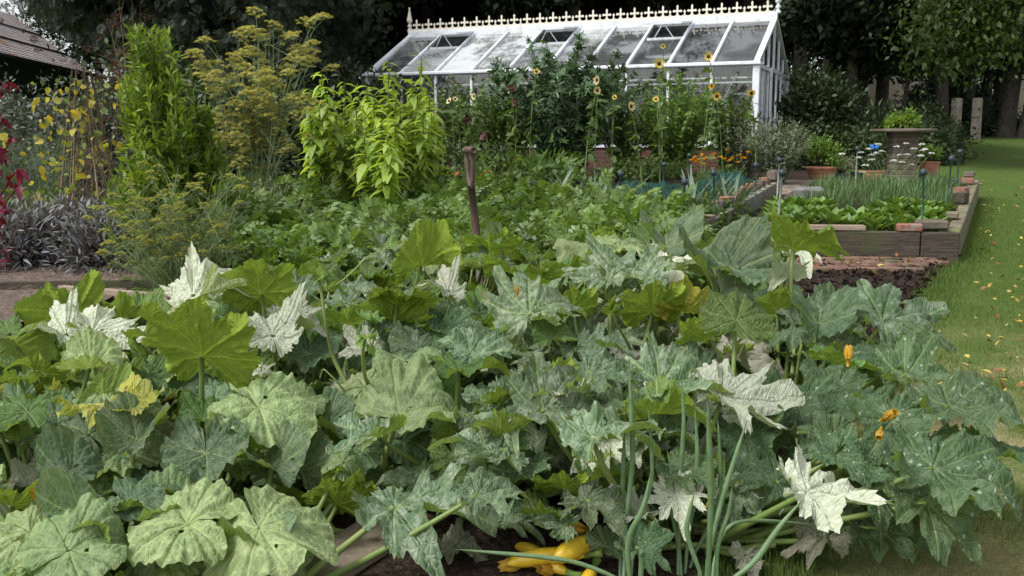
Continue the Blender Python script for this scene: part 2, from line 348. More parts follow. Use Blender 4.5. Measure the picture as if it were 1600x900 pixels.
def slope(name, y0, z0, y1, z1):
    # ribbed sheet with its own thickness, local x along the eave
    n = 18; b = B(); d = np.array([0, y1-y0, z1-z0]); u = np.cross([1, 0, 0], d); u = u/np.linalg.norm(u); u = u if u[2] > 0 else -u
    for k in range(n):
        a0, a1 = k/n, (k+1.06)/n; p = np.array([0, y0, z0]); q0 = p+d*a0+u*.02; q1 = p+d*a1+u*.0
        b.bar((L/2, *(q0+0)[1:]), (L/2+1e-6, *(q1)[1:]), L, .03) if False else b.box((L/2, *((q0+q1)/2)[1:]), (L, np.linalg.norm(q1-q0), .03), rot=Matrix.Rotation(math.atan2(d[2], d[1])-.03*np.sign(d[1]), 3, 'X'))
    return b.build(name, M_ROOF, bx, smooth=False)
slope('roof', -.25, eh-.08, 2.6, eh+2.1); slope('roof', 5.4, eh-.08, 2.6, eh+2.1)
b = B(); b.box((L/2, -.28, eh-.06), (L, .09, .11)); b.build('gutter', M_BLACKWOOD, bx)
# ================================================================== CREAM BUILDING BEYOND THE TREES
M_CREAM = plain('cream_render', (.50, .44, .34), (.62, .56, .45), .9, 2, .1, c3=(.42, .38, .30))
M_SLATE = plain('slate', (.05, .05, .055), (.09, .09, .10), .7, 5)
o = empty('garden_house', (13.35, 34, float(gz(34))), 'cream rendered building half hidden beyond the tree trunks at the right', 'building')
b = B(); b.box((0, 2.5, 1.4), (2.9, 5, 3.6)); b.build('wall', M_CREAM, o, smooth=False)
b = B()
for s_ in (-1, 1): b.box((0, 2.5+s_*1.5, 3.95), (3.3, 3.5, .12), rot=Matrix.Rotation(-s_*.5, 3, 'X'))
b.build('roof', M_SLATE, o, smooth=False)
b = B(); b.box((1.0, -.04, .75), (.8, .08, 2.0)); b.build('door', plain('green_door', (.03, .05, .04)), o, smooth=False)
b = B(); b.box((0, 0, 1.0), (1.3, .3, 2.9)); b.box((0, 0, 2.5), (1.4, .4, .1)); tag(b.build('wall_end', M_CREAM, smooth=False), 'narrow cream wall end glimpsed between the trunks at the right edge', 'wall').location = Vector(gp(1584, 40))
# ================================================================== TREES
M_BARKT = plain('tree_bark', (.028, .024, .018), (.075, .066, .05), .9, 7, .8, .03)
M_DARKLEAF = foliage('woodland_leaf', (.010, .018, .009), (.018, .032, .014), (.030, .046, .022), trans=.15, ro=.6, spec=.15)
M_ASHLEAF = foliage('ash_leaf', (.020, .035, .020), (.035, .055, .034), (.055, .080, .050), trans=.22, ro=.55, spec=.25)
M_LIMELEAF = foliage('light_leaf', (.022, .045, .010), (.04, .08, .015), (.07, .125, .025), trans=.35, ro=.5)
def crown(nc, per, rad, leaf, size, flat=.55, mat=M_DARKLEAF, name='crown', sub=.75, cz=0.):
    b = B(); c = rdir(nc)*RNG.uniform(.35, 1, (nc, 1))**.6*np.array(rad)+[0, 0, cz]
    cs = RNG.uniform(.6, 1.3, nc)*sub
    p = (c[:, None]+RNG.normal(size=(nc, per, 3))*cs[:, None, None]*[.5, .5, .32]).reshape(-1, 3); K = len(p)
    tone = np.repeat(RNG.random(nc), per)*.6+RNG.random(K)*.4
    b.scatter(leaf, p, rdir(K, -.35)*[1, 1, .7], updn(K, flat), RNG.uniform(.7, 1.3, K)*size, tone); return b, c
def trunk(b, h, r, lean, cc, top, n=7, z0=-.3):
    P = [[lean[0]*(t**1.3)+.06*math.sin(t*5+lean[1]*9), lean[1]*t, z0+(h-z0)*t] for t in np.linspace(0, 1, 8)]
    b.tube(P, [r*(1.35 if i == 0 else 1)*(1-.55*i/7) for i in range(8)], 9)
    for k in range(min(n, len(cc))):
        q = cc[k]; s = P[3+k % 5]; s = np.array(s); b.tube(bez(s, s+[(q[0]-s[0])*.4, (q[1]-s[1])*.4, abs(q[2]-s[2])*.7+.3], q, 6), np.linspace(r*.35, .02, 6), 5)
def tree_proto(name, nc, per, rad, leaf, size, zc, h, r, mat, label, cat, group, lean=(0, 0), sub=.75):
    t = empty(name, (0, 0, 0), label, cat, group); b, cc = crown(nc, per, rad, leaf, size, mat=mat, cz=zc, sub=sub); b.build('crown', mat, t)
    b = B(); trunk(b, h, r, lean, cc, 0); b.build('trunk', M_BARKT, t); return t
G_W = 'trees of the dark wood behind the greenhouse'
wood = []
for k in range(3):
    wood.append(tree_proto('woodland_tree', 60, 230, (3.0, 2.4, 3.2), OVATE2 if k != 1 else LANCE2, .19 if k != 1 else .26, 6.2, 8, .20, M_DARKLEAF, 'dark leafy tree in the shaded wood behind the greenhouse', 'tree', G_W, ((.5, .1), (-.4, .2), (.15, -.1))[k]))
spots = []
for row, (Y, st, hh) in enumerate(((27, 115, 0), (31, 100, -.8), (36, 85, .2), (42, 80, -1.2))):
    u = -120+row*37
    while u < 1760:
        spots.append((u+random.uniform(-25, 25), Y+random.uniform(-1.3, 1.3), hh)); u += st
i = 0
for (u, Y, dz) in spots:
    if u < (190 if Y < 38 else 120): continue
    if 1325 < u < 1475: continue
    if u > 1245 and Y < 34.5: continue
    p = gp(u, Y, dz if u < 1230 else max(dz, 0)+.2)
    if u > 1230: p = gp(u, Y, random.uniform(.4, 1.2))
    if 1335 < u < 1480: p[2] += .5
    o = wood[i % 3] if i < 3 else wood[i % 3]
    if i < 3: o.location = Vector(p); o.rotation_euler.z = random.random()*6
    else: copy_thing(o, p, rz=random.random()*6.28, sc=random.uniform(.92, 1.12))
    i += 1
# far edge of the wood: one mass
b = B()
for k in range(2):
    K = 26000; px = RNG.uniform(-34, 36, K); Y = 48+k*3+RNG.normal(size=K)*.8; pz = 2.4+RNG.random(K)*11
    m_ = ~((px < -17))
    b.scatter(OVATE2, np.stack([px, Y, pz], 1)[m_], rdir(K)[m_], rdir(K)[m_]*[1, .6, 1], .42)
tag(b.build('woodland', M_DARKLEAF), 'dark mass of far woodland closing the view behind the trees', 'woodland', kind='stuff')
# slender trunks at the right, each a tree of its own, crowns high above
TR = [(1322, 21, .13, .2, 'slim dark trunked tree left of the cream wall'), (1343, 22, .12, -.1, 'second slim dark trunk left of the cream wall'),
      (1368, 23, .17, .3, 'dark trunked tree at the left edge of the cream wall'), (1398, 20.5, .05, .5, 'thin sapling standing before the cream wall'),
      (1466, 29, .22, -.2, 'thick trunked tree at the right edge of the cream wall'), (1506, 30, .2, .2, 'grey trunked tree behind the left wooden post'),
      (1532, 31, .22, .1, 'upright grey trunked tree behind the right wooden post'), (1546, 30.5, .17, .7, 'leaning thin tree just right of the wooden posts'),
      (1564, 29.5, .27, .9, 'broad leaning tree trunk near the right edge of the photo'), (1596, 29, .2, 1.0, 'slanting trunk at the far right edge of the photo')]
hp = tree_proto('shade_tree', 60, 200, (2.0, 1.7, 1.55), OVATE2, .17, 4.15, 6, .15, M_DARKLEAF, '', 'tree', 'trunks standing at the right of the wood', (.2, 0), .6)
crown_me = [c for c in hp.children if c.name.startswith('crown')][0].data
for c in list(hp.children): bpy.data.objects.remove(c)
bpy.data.objects.remove(hp)
for (u, Y, r, ln, lab) in TR:
    t = empty('shade_tree', gp(u, Y), lab, 'tree', 'trunks standing at the right of the wood')
    c = link('crown', crown_me, t); c.rotation_euler.z = random.random()*6; c.location = (ln*.8, 0, random.uniform(-.9, .1)); s = .5 if r < .1 else 1; c.scale = (s, s, s)
    if r < .1: c.location.z = .4
    b = B(); trunk(b, 6 if r > .1 else 3.2, r, (ln, .1), [[RNG.uniform(-1.2, 1.2)+ln, RNG.uniform(-1, 1), RNG.uniform(3.6, 5.0) if r > .1 else RNG.uniform(2, 3.2)] for _ in range(6)], 0); b.build('trunk', M_BARKT, t)
# the ash at upper left whose boughs hang before the barn, and the lit tree at upper right
def hanging(name, label, cat, loc, bounds, leaf, size, mat, ncl, per, h, r):
    t = empty(name, loc, label, cat); b = B(); loc = np.array(loc); cs = []
    for k in range(ncl):
        u, v, Y = bounds(); cs.append(at(u, v, Y)-loc)
    cs = np.array(cs); p = (cs[:, None]+RNG.normal(size=(ncl, per, 3))*[.34, .4, .20]).reshape(-1, 3); K = len(p)
    tone = np.repeat(RNG.random(ncl), per)*.6+RNG.random(K)*.4
    b.scatter(leaf, p, rdir(K, -.7), updn(K, .6), RNG.uniform(.7, 1.25, K)*size, tone); b.build('crown', mat, t)
    b = B(); trunk(b, h, r, (.3, 0), list(cs[:14]), 0, n=14); b.build('trunk', M_BARKT, t); return t
def ashb():
    while True:
        u = random.uniform(10, 570); v = random.uniform(-190, 150)
        lim = 15+min(1, max(0, (u-10)/60))*25+(30 if u > 60 else 0)+max(0, min(1, (u-180)/160))*75
        if u < 112 and v > -12+u*.35: continue
        if v < lim+random.uniform(-12, 12) and not (u < 75 and v > 0): return u, v, random.uniform(17.5, 21)+(4.5 if u > 440 else 0)
hanging('ash_tree', 'large dark grey-green ash tree with boughs hanging over the barn roof', 'tree', gp(405, 19.5), ashb, ASH, .21, M_ASHLEAF, 230, 150, 8, .3)
def limeb():
    while True:
        u = random.gauss(1530, 55); v = random.uniform(-110, 104)
        if u > 1425+max(0, v-60)*.6 and (v < 75 or 1455 < u < 1520): return u, v, random.uniform(17.5, 19)
hanging('overhanging_tree', 'bright green leafed tree drooping in from the top right corner', 'tree', gp(1660, 18.5), limeb, OVATE2, .115, M_LIMELEAF, 90, 110, 5.2, .14)
# ================================================================== SHRUBS BEHIND
def shrub(name, label, u, Y, rad, leaf, size, mat, nc=26, per=110, h=0., up=0., flat=.7, sub=.3, cat='shrub', group=None, z=None):
    t = empty(name, gp(u, Y), label, cat, group); b = B(); rad = np.array(rad)
    c = rdir(nc)*RNG.uniform(.3, 1, (nc, 1))**.5*rad; c[:, 2] = np.abs(c[:, 2])*1.0+h+.1
    p = (c[:, None]+RNG.normal(size=(nc, per, 3))*sub*rad.min()).reshape(-1, 3); p[:, 2] = np.maximum(p[:, 2], .02); K = len(p)
    out = norm(p-[0, 0, rad[2]*.3]); d = norm(out+RNG.normal(size=(K, 3))*.6+[0, 0, up])
    b.scatter(leaf, p, d, norm(out*.4+updn(K, flat)), RNG.uniform(.7, 1.3, K)*size, np.repeat(RNG.random(nc), per)*.5+RNG.random(K)*.5); b.build('foliage', mat, t)
    b = B()
    for k in range(min(nc, 14)): q = c[k]; b.tube(bez([q[0]*.1, q[1]*.1, -.05], [q[0]*.4, q[1]*.4, q[2]*.6], q, 6), np.linspace(.016, .006, 6)*max(1, rad[2]), 5)
    b.build('stem', M_BARKT, t); return t
M_SHR = foliage('shrub_leaf', (.020, .038, .014), (.035, .065, .022), (.06, .095, .035), trans=.2)
M_LAUREL = foliage('laurel_leaf', (.025, .06, .018), (.045, .095, .028), (.075, .13, .045), trans=.2, ro=.35, spec=.5)
M_CONIF = foliage('conifer_leaf', (.014, .035, .018), (.03, .06, .03), trans=.1)
shrub('viburnum', 'dull green shrub growing against the greenhouse gable end', 1275, 19.5, (.8, .7, 1.75), OVATE2, .11, M_SHR, 46, 130, sub=.26)
shrub('laurel', 'glossy green laurel bush in front of the cream wall', 1368, 20, (.55, .5, .85), LANCE, .16, M_LAUREL, 22, 60, up=.6)
shrub('conifer', 'low flat dark conifer between the cream wall and the posts', 1472, 30.5, (1.4, .8, 1.2), ASH, .26, M_CONIF, 40, 100)
for (u, Y, w_, h_, lab) in ((1240, 18.5, .7, .55, 'low green bush beside the foot of the greenhouse'), (1300, 19.5, .9, .7, 'dark rounded bush behind the basil pot'), (1345, 18.6, .7, .5, 'low dark bush left of the stone table'), (1400, 19.5, 1., .65, 'spreading dark bush behind the stone table'), (1452, 20.5, .8, .6, 'round leafy bush right of the stone table'), (1440, 28, .9, .8, 'distant bush at the foot of the cream wall'), (1555, 30, 1.3, .5, 'low ground bush behind the right wooden post'), (1600, 31, 1.2, .45, 'low ground bush at the far right edge under the trees')):
    shrub('bush', lab, u, Y, (w_, .6, h_), OVATE2, .09, M_SHR, 26, 110, group='low bushes along the edge of the wood')
M_IVY = foliage('ivy_leaf', (.030, .050, .032), (.055, .08, .055), (.10, .13, .10), trans=.15, ro=.35, spec=.5)
shrub('ivy_hedge', 'grey-green ivy mound growing below the barn roof', 130, 14.5, (1.6, .8, 1.3), OVATE2, .08, M_IVY, 60, 150, sub=.3)
shrub('ivy_hedge', 'ivy covered hedge at the left edge under the barn wall', 0, 15, (1.3, .8, 1.1), OVATE2, .08, M_IVY, 50, 150, sub=.3)
shrub('hedge_bush', 'dark leafy bush filling the gap behind the tall fennel', 400, 15, (1.5, .8, 1.3), OVATE2, .11, M_SHR, 50, 130)
shrub('hedge_bush', 'dark leafy bush behind the yellowing bean plants', 262, 15.5, (1.1, .8, 1.75), OVATE2, .11, M_SHR, 50, 130)
shrub('hedge_bush', 'dense green bush seen through the greenhouse glass', 900, 22.8, (2.6, .8, 1.6), OVATE2, .13, M_SHR, 80, 130)
shrub('hedge_bush', 'green bush seen through the right half of the greenhouse', 1120, 21.5, (1.6, .6, 1.6), OVATE2, .13, M_SHR, 60, 130)
for k_, u_ in enumerate(range(590, 1240, 92)): shrub('hedge_bush', ['first', 'second', 'third', 'fourth', 'fifth', 'sixth', 'seventh', 'eighth'][k_]+' dark bush from the left in the row behind the greenhouse', u_, 25.5, (1.4, .7, 1.6), OVATE2, .15, M_SHR, 40, 110, group='dark bushes behind the greenhouse')
shrub('hedge_bush', 'dark bush at the left end of the greenhouse', 560, 19, (1.3, .8, 1.5), OVATE2, .11, M_SHR, 50, 130)
# wooden posts
M_POST = plain('weathered_post', (.17, .145, .12), (.30, .265, .225), .85, 5, .4, .01, c3=(.13, .12, .09))
for (u, lab) in ((1491, 'left one of two weathered wooden posts standing on the lawn edge'), (1523, 'right one of two weathered wooden posts standing on the lawn edge')):
    p = gp(u, 28.3); b = B(); b.box((0, 0, .5), (.23, .20, 1.25), rz=.5+.2*(u > 1500), bev=.012); b.box((0, 0, 1.128), (.20, .17, .02), rz=.5+.2*(u > 1500), bev=.008)
    tag(b.build('wooden_post', M_POST, smooth=False), lab, 'post', 'wooden posts').location = Vector(p)
# ================================================================== GREENHOUSE
GA = R(23); GW, GR = 3.6, .93; ZS, ZE = .47, 1.87; NB = 10; BW = .765; GL = NB*BW
gh = empty('greenhouse', (4.17, 17.3, 1.5-ZS), 'long white framed greenhouse on a low brick wall with ornate ridge cresting', 'greenhouse', rz=-GA)
M_ALU = plain('white_frame_paint', (.62, .66, .72), (.70, .73, .78), .4, 20, .05, c3=(.50, .53, .52))
M_IRON = plain('cream_cast_paint', (.58, .54, .44), (.68, .64, .55), .5, 25, .1)
x = N('glass'); tc = x.n('TexCoord').outputs['Object']; fr = x.n('Fresnel'); fr.inputs[0].default_value = 1.5
gl = x.n('BsdfGlossy'); gl.inputs['Roughness'].default_value = .03; tr = x.n('BsdfTransparent'); tr.inputs[0].default_value = (.93, .96, .95, 1)
m1 = x.n('MixShader'); x.set(m1.inputs[0], x.math('MULTIPLY', fr.outputs[0], 1.6)); x.t.links.new(tr.outputs[0], m1.inputs[1]); x.t.links.new(gl.outputs[0], m1.inputs[2])
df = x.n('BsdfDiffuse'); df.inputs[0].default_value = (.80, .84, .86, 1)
dirt_sheen = x.math('ADD', x.rng(x.noise(tc, .9, 6, .7), .44, .58, .07, .30), x.rng(x.noise(tc, 5, 6, .8), .60, .70, 0, .30))  # white film: glass dirt plus sky reflection painted into the colour
dirt_sheen_amt = x.attr('rnd').outputs['Fac']; m2 = x.n('MixShader'); x.set(m2.inputs[0], x.math('MULTIPLY', dirt_sheen, dirt_sheen_amt)); x.t.links.new(m1.outputs[0], m2.inputs[1]); x.t.links.new(df.outputs[0], m2.inputs[2])
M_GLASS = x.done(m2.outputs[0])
x = N('brick_wall'); tc = x.n('TexCoord').outputs['Object']; bt = x.n('TexBrick'); sp = x.n('SeparateXYZ'); x.set(sp.inputs[0], tc); cb = x.n('CombineXYZ'); x.set(cb.inputs[0], x.math('ADD', sp.outputs[0], sp.outputs[1])); x.set(cb.inputs[1], sp.outputs[2]); x.set(bt.inputs[0], cb.outputs[0])
for k_, v_ in (('Scale', 1.), ('Mortar Size', .006), ('Brick Width', .225), ('Row Height', .075)): bt.inputs[k_].default_value = v_
bt.inputs['Color1'].default_value = (.10, .034, .024, 1); bt.inputs['Color2'].default_value = (.075, .03, .022, 1); bt.inputs['Mortar'].default_value = (.11, .09, .07, 1)
M_BRICK = x.done(x.bsdf(bt.outputs[0], .85, x.bump(bt.outputs['Fac'], -.4, .01)))
b = B(); T = .11
for c_, d_ in (((-GL/2, 0, ZS/2-.25), (GL, .2, ZS+.44)), ((-GL/2, GW, ZS/2-.25), (GL, .2, ZS+.44)), ((-GL+.1, GW/2, ZS/2-.25), (.2, GW-.22, ZS+.44)), ((-.1, GW*.18, ZS/2-.25), (.2, GW*.36-.22, ZS+.44)), ((-.1, GW*.84, ZS/2-.25), (.2, GW*.32-.22, ZS+.44))): b.box(c_, d_, bev=.005)
b.build('brick_base', M_BRICK, gh, smooth=False)
b = B(); b.box((-GL/2, -.06, ZS+.005), (GL+.1, .14, .05)); b.box((-GL/2, GW+.06, ZS+.005), (GL+.1, .14, .05)); b.build('sill', M_ALU, gh, smooth=False)
b = B()                                                  # frame
for yy in (-.03, GW+.03):
    for k in range(NB+1): b.box((-k*BW, yy, (ZS+ZE)/2), (.045 if 0 < k < NB else .10, .05 if 0 < k < NB else .09, ZE-ZS-.03))
    b.box((-GL/2, yy, ZE), (GL+.12, .10, .075), bev=.01)
b.box((-GL/2, 0-.09, ZE+.0), (GL+.16, .07, .055), bev=.01)
ZR = ZE+GR
for k in range(NB+1):
    for sy in (0, 1):
        y0, y1 = (-.08, GW/2) if sy == 0 else (GW+.08, GW/2)
        w_ = .05 if 0 < k < NB else .10; b.bar((-k*BW, y0, ZE+.0), (-k*BW, y1, ZR+.02), w_, .06)
b.box((-GL/2, GW/2, ZR+.03), (GL+.1, .12, .17), bev=.01)
for gx in (0, -GL):                                        # gables
    b.box((gx, GW/2, ZE-.03), (.08, GW, .07))
    for k in range(1, 6):
        yy = GW*k/6; zt = ZE+GR*(1-abs(yy-GW/2)/(GW/2)); b.box((gx, yy, (ZE+zt)/2), (.045, .04, zt-ZE-.06))
        if gx or k != 3: b.box((gx, yy, (ZS+ZE)/2-(ZS-.1)/2*(k in (2, 3, 4) and gx == 0)), (.05, .05 if k not in (2, 4) else .09, ZE-ZS+(ZS-.1)*(k in (2, 3, 4) and gx == 0)-.08))
    b.box((gx, 0, (ZS+ZE)/2), (.12, .12, ZE-ZS))
    b.box((gx, GW, (ZS+ZE)/2), (.10, .10, ZE-ZS))
b.build('frame', M_ALU, gh, smooth=False)
b = B(); b.bar((-.35, .12, ZE-.15), (-.95, .12, ZS+.1), .025, .02); b.bar((-.4, .12, ZE-.5), (-.1, .12, ZE-.5), .02, .02); b.bar((-GL/2, GW/2, ZE-.2), (-.3, GW/2, ZE-.2), .03, .03); b.build('brace', M_ALU, gh, smooth=False)
b = B(); yd = GW/2
for dy in (-.58, 0, .58): b.box((.06, yd+dy, 1.02), (.04, .06, 1.68))
for zz in (.2, .95, 1.84): b.box((.06, yd, zz), (.036, 1.16, .07))
dr = b.build('door', M_ALU, gh, smooth=False); b = B(); b.tube([(.11, yd-.06, .95), (.11, yd-.06, 1.1)], .012); b.build('handle', M_IRON, dr)
VB = (2, 5, 8); LR = math.hypot(GW/2, GR); rot = Matrix.Rotation(math.atan2(GR, GW/2), 3, 'X')
def rp(s, off=0.): return np.array([s/LR*GW/2-off*GR/LR, ZE+s/LR*GR+off*(GW/2)/LR])   # y, z at s up the slope
b = B()
for k in range(NB):                                        # roof and wall panes, front and back
    xc = -(k+.5)*BW; q = [.2, .2, .32, .45, .8, 1.0, 1.5, 1.5, .6, .3][k]  # whiter bays carry a painted sky reflection on top of dirt
    s0, s1 = 0., LR-.08
    if k in VB: s1 = LR*.64
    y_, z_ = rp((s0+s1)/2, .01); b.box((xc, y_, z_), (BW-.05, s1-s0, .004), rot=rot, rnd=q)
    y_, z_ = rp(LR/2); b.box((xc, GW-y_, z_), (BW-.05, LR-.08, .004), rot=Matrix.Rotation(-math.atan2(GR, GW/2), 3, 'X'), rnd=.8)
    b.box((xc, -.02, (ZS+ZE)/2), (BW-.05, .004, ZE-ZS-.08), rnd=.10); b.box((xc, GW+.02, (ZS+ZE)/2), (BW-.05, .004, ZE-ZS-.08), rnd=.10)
for gx in (0, -GL):
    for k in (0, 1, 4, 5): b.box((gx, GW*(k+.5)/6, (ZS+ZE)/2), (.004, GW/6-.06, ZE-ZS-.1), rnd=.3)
    V = [[gx, .05, ZE+.05], [gx, GW-.05, ZE+.05], [gx, GW/2, ZR-.03]]; V += [[gx-.004, *v[1:]] for v in V]
    b.add(V, [[0, 1, 2], [3, 5, 4]], .4)
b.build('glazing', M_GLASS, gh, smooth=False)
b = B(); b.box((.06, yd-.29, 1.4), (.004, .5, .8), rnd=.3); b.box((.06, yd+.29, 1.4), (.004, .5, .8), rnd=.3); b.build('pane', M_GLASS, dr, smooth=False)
for k in VB:                                               # opened roof vents hinged at the ridge
    xc = -(k+.5)*BW; y1, z1 = rp(LR*.99, .05); y0, z0 = rp(LR*.60, .33); d = np.array([0, y1-y0, z1-z0]); Lv = np.linalg.norm(d); rv = Matrix.Rotation(math.atan2(d[2], d[1]), 3, 'X'); b = B()
    mid = np.array([xc, (y0+y1)/2, (z0+z1)/2]); 
    for sx in (-1, 1): b.box(mid+[sx*(BW/2-.03), 0, 0], (.05, Lv, .035), rot=rv)
    b.box((xc, y0, z0), (BW-.02, .04, .035), rot=rv); vt = b.build('roof_vent', M_ALU, gh, smooth=False)
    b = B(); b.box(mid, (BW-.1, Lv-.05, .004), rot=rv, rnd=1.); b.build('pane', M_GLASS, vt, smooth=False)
    b = B(); ym, zm = rp(LR*.62, .02)
    b.bar((xc-.2, ym, zm), (xc+.0, y0+.1, z0+.02), .015, .015); b.bar((xc+.18, ym, zm), (xc+.0, y0+.1, z0+.02), .015, .015); b.bar((xc-.33, ym, zm), (xc+.33, ym, zm), .03, .04); b.build('stay', M_ALU, vt, smooth=False)
b = B(); n = 27; sp_ = GL/n; zb = ZR+.125                    # cresting
b.box((-GL/2, GW/2, zb), (GL, .05, .03))
def diamond(cx, cz, w_, h_): b.add([[cx-w_, GW/2-.012, cz], [cx, GW/2-.012, cz+h_], [cx+w_, GW/2-.012, cz], [cx, GW/2-.012, cz-h_], [cx-w_, GW/2+.012, cz], [cx, GW/2+.012, cz+h_], [cx+w_, GW/2+.012, cz], [cx, GW/2+.012, cz-h_]], [[0, 3, 2, 1], [4, 5, 6, 7], [0, 1, 5, 4], [1, 2, 6, 5], [2, 3, 7, 6], [3, 0, 4, 7]])
for k in range(n):
    cx = -(k+.5)*sp_
    b.box((cx, GW/2, zb+.10), (.034, .022, .19)); b.box((cx, GW/2, zb+.115), (.13, .021, .034))
    diamond(cx, zb+.20, .022, .032); diamond(cx-.07, zb+.115, .026, .028); diamond(cx+.07, zb+.115, .026, .028); diamond(cx, zb+.115, .034, .04)
    c2 = cx-sp_/2; b.box((c2, GW/2, zb+.05), (.02, .02, .09)); diamond(c2, zb+.10, .026, .04)
    for sg in (-1, 1):
        a = np.linspace(0, math.pi/2, 6); r_ = sp_*.24; b.tube([[cx+sg*(sp_*.25)+sg*-1*r_*math.sin(q), GW/2, zb+.015+sp_*.24*(1-math.cos(q))] for q in a], .011, 4); b.tube([[cx+sg*(sp_*.25)+sg*r_*math.sin(q), GW/2, zb+.015+.05*(1-math.cos(q))] for q in a], .010, 4)
b.build('ridge_cresting', M_IRON, gh, smooth=False)
for gx in (.05, -GL-.03):
    b = B(); b.lathe((gx, GW/2, ZR+.10), [(.001, 0), (.055, 0), (.055, .04), (.03, .06), (.03, .09), (.05, .11), (.05, .13), (.028, .15), (.03, .19), (.06, .21), (.058, .25), (.016, .47), (.022, .485), (.016, .51), (.001, .515)], 14); b.build('finial', M_IRON if gx < 0 else M_ALU, gh)
# ================================================================== RAISED BEDS
M_SLEEP = grain('dark_sleeper', (.035, .028, .022), (.10, .08, .06), (.060, .07, .03))
M_SLEEPR = grain('mossy_sleeper', (.12, .10, .07), (.24, .21, .14), (.13, .16, .05))
M_TIMBER = grain('pale_timber', (.22, .17, .12), (.36, .29, .22))
M_TERRA = plain('terracotta', (.26, .11, .06), (.36, .17, .10), .8, 9, .2, .004, c3=(.30, .22, .16))
M_BRICKR = plain('red_brick', (.17, .075, .05), (.28, .14, .095), .85, 20, .5, .006, c3=(.22, .19, .16))
M_STONE = plain('weathered_stone', (.085, .07, .055), (.16, .13, .105), .9, 5, .5, .01, c3=(.07, .07, .045))
M_GREYST = plain('grey_block', (.12, .12, .12), (.20, .20, .19), .9, 12, .5, .008)
def P2(x_, y_, h=0.): return np.array([x_, y_, float(gz(y_))+h])
NL, NR, FR, FL = P2(2.07, 8.72), P2(3.82, 8.5), P2(6.15, 13.3), P2(3.95, 13.3)
bed = empty('raised_bed', (NL+NR+FR+FL)/4, 'raised vegetable bed of dark railway sleepers with spinach and chives', 'raised bed'); O = np.array(bed.location)
def board(b, p, q, w, h, z): b.bar(p+[0, 0, z+h/2]-O, q+[0, 0, z+h/2]-O, w, h, bev=.008)
for a_, c_, m_ in ((NL+[.06, 0, 0], NR-[.32, -.04, 0], M_SLEEP), (NR-[.31, -.04, 0], NR, M_SLEEP), (NR+[.0, .1, .006], FR, M_SLEEPR), (FR+[-.1, .03, .006], FL, M_SLEEP), (FL+[0, -.1, .006], NL+[.03, .12, .006], M_SLEEP)):
    b = B(); board(b, a_, c_, .11, .27, -.01); b.build('side_board', m_, bed, smooth=False)
b = B(); t = np.linspace(.02, .98, 30); uu, vv = np.meshgrid(t, t); Q = ((1-uu)*(1-vv))[..., None]*NL+(uu*(1-vv))[..., None]*NR+(uu*vv)[..., None]*FR+((1-uu)*vv)[..., None]*FL
Q = Q.reshape(-1, 3)+np.stack([np.zeros(900), np.zeros(900), .17+RNG.random(900)*.03], 1)-O; i_ = (np.arange(29)*30)[:, None]; j_ = np.arange(29)[None]
b.add(Q, np.stack([i_+j_, i_+j_+1, i_+30+j_+1, i_+30+j_], -1).reshape(-1, 4)); b.build('bed_soil', M_SOIL, bed)
LA, LB = P2(1.72, 9.2), P2(3.62, 13.6)
lb = empty('timber_edging', LA, 'pale timber edging along the right side of the leek and marigold bed', 'edging'); b = B(); b.bar((0, 0, .1), LB-LA+[0, 0, .12], .07, .22, bev=.006); b.build('side_board', grain('bleached_timber', (.18, .17, .14), (.34, .32, .27), (.17, .19, .09)), lb, smooth=False)
b = B(); b.bar((-.85, .02, .08), (.0, 0, .08), .06, .2, bev=.006); b.build('end_board', M_SLEEPR, lb, smooth=False)
def block(name, c, d, rz, mat, label, cat, group=None, bev=.012, rx=0.):
    b = B(); b.box((0, 0, 0), d, bev=bev, rot=Matrix.Rotation(rx, 3, 'X')); V = b.V[0]; V += RNG.normal(size=V.shape)*min(d)*.03
    o = b.build(name, mat, smooth=False); o.location = Vector(c); o.rotation_euler.z = rz; return tag(o, label, cat, group)
def lerp(a, c, t): return np.array(a)*(1-t)+np.array(c)*t
sa = math.atan2(FR[1]-NR[1], FR[0]-NR[0])
block('plank', lerp(NL, NR, .40)+[0, 0, .285], (.56, .12, .042), -.10, M_TIMBER, 'short pale plank lying on the front board of the raised bed', 'plank', bev=.004)
block('brick', lerp(NL, NR, .115)+[-.02, .05, .29], (.22, .1, .065), .1, M_BRICKR, 'red brick on the front left corner of the raised bed', 'brick', 'bricks weighing down the beds')
block('brick', lerp(NL, NR, .77)+[0, .0, .295], (.20, .105, .07), -.1, M_BRICKR, 'red brick on the front board near the right corner of the raised bed', 'brick', 'bricks weighing down the beds')
block('rubble_stone', lerp(NL, NR, .90)+[0, .12, .315], (.26, .14, .09), -.05, M_STONE, 'rough brown stone lying inside the front right corner of the raised bed', 'stone', 'stones on the raised bed', .02)
for t_, dx, s, lab, m_ in ((.17, -.08, (.17, .12, .06), 'mossy brick on the right side board nearest the front corner', M_SLEEPR), (.42, -.05, (.15, .13, .12), 'square dark timber block on the right side board', M_SLEEP), (.60, -.08, (.20, .14, .09), 'rusty red brick halfway along the right side board', M_BRICKR), (.86, -.06, (.24, .14, .08), 'brown brick on the far end of the right side board', M_BRICKR), (.88, -.04, (.20, .13, .07), 'pale stone on top of the far brick of the right side board', M_STONE)):
    block('brick', lerp(NR, FR, t_)+[dx, .05, .27+s[2]/2+(.08 if 'on top' in lab else 0)], s, sa+random.gauss(0, .15), m_, lab, 'brick' if 'stone' not in lab else 'stone', 'bricks weighing down the beds')
block('timber_block', lerp(NR, FR, .36)+[-.42, .0, .24], (.2, .14, .16), sa, M_SLEEP, 'dark timber offcut inside the right side of the raised bed', 'timber block')
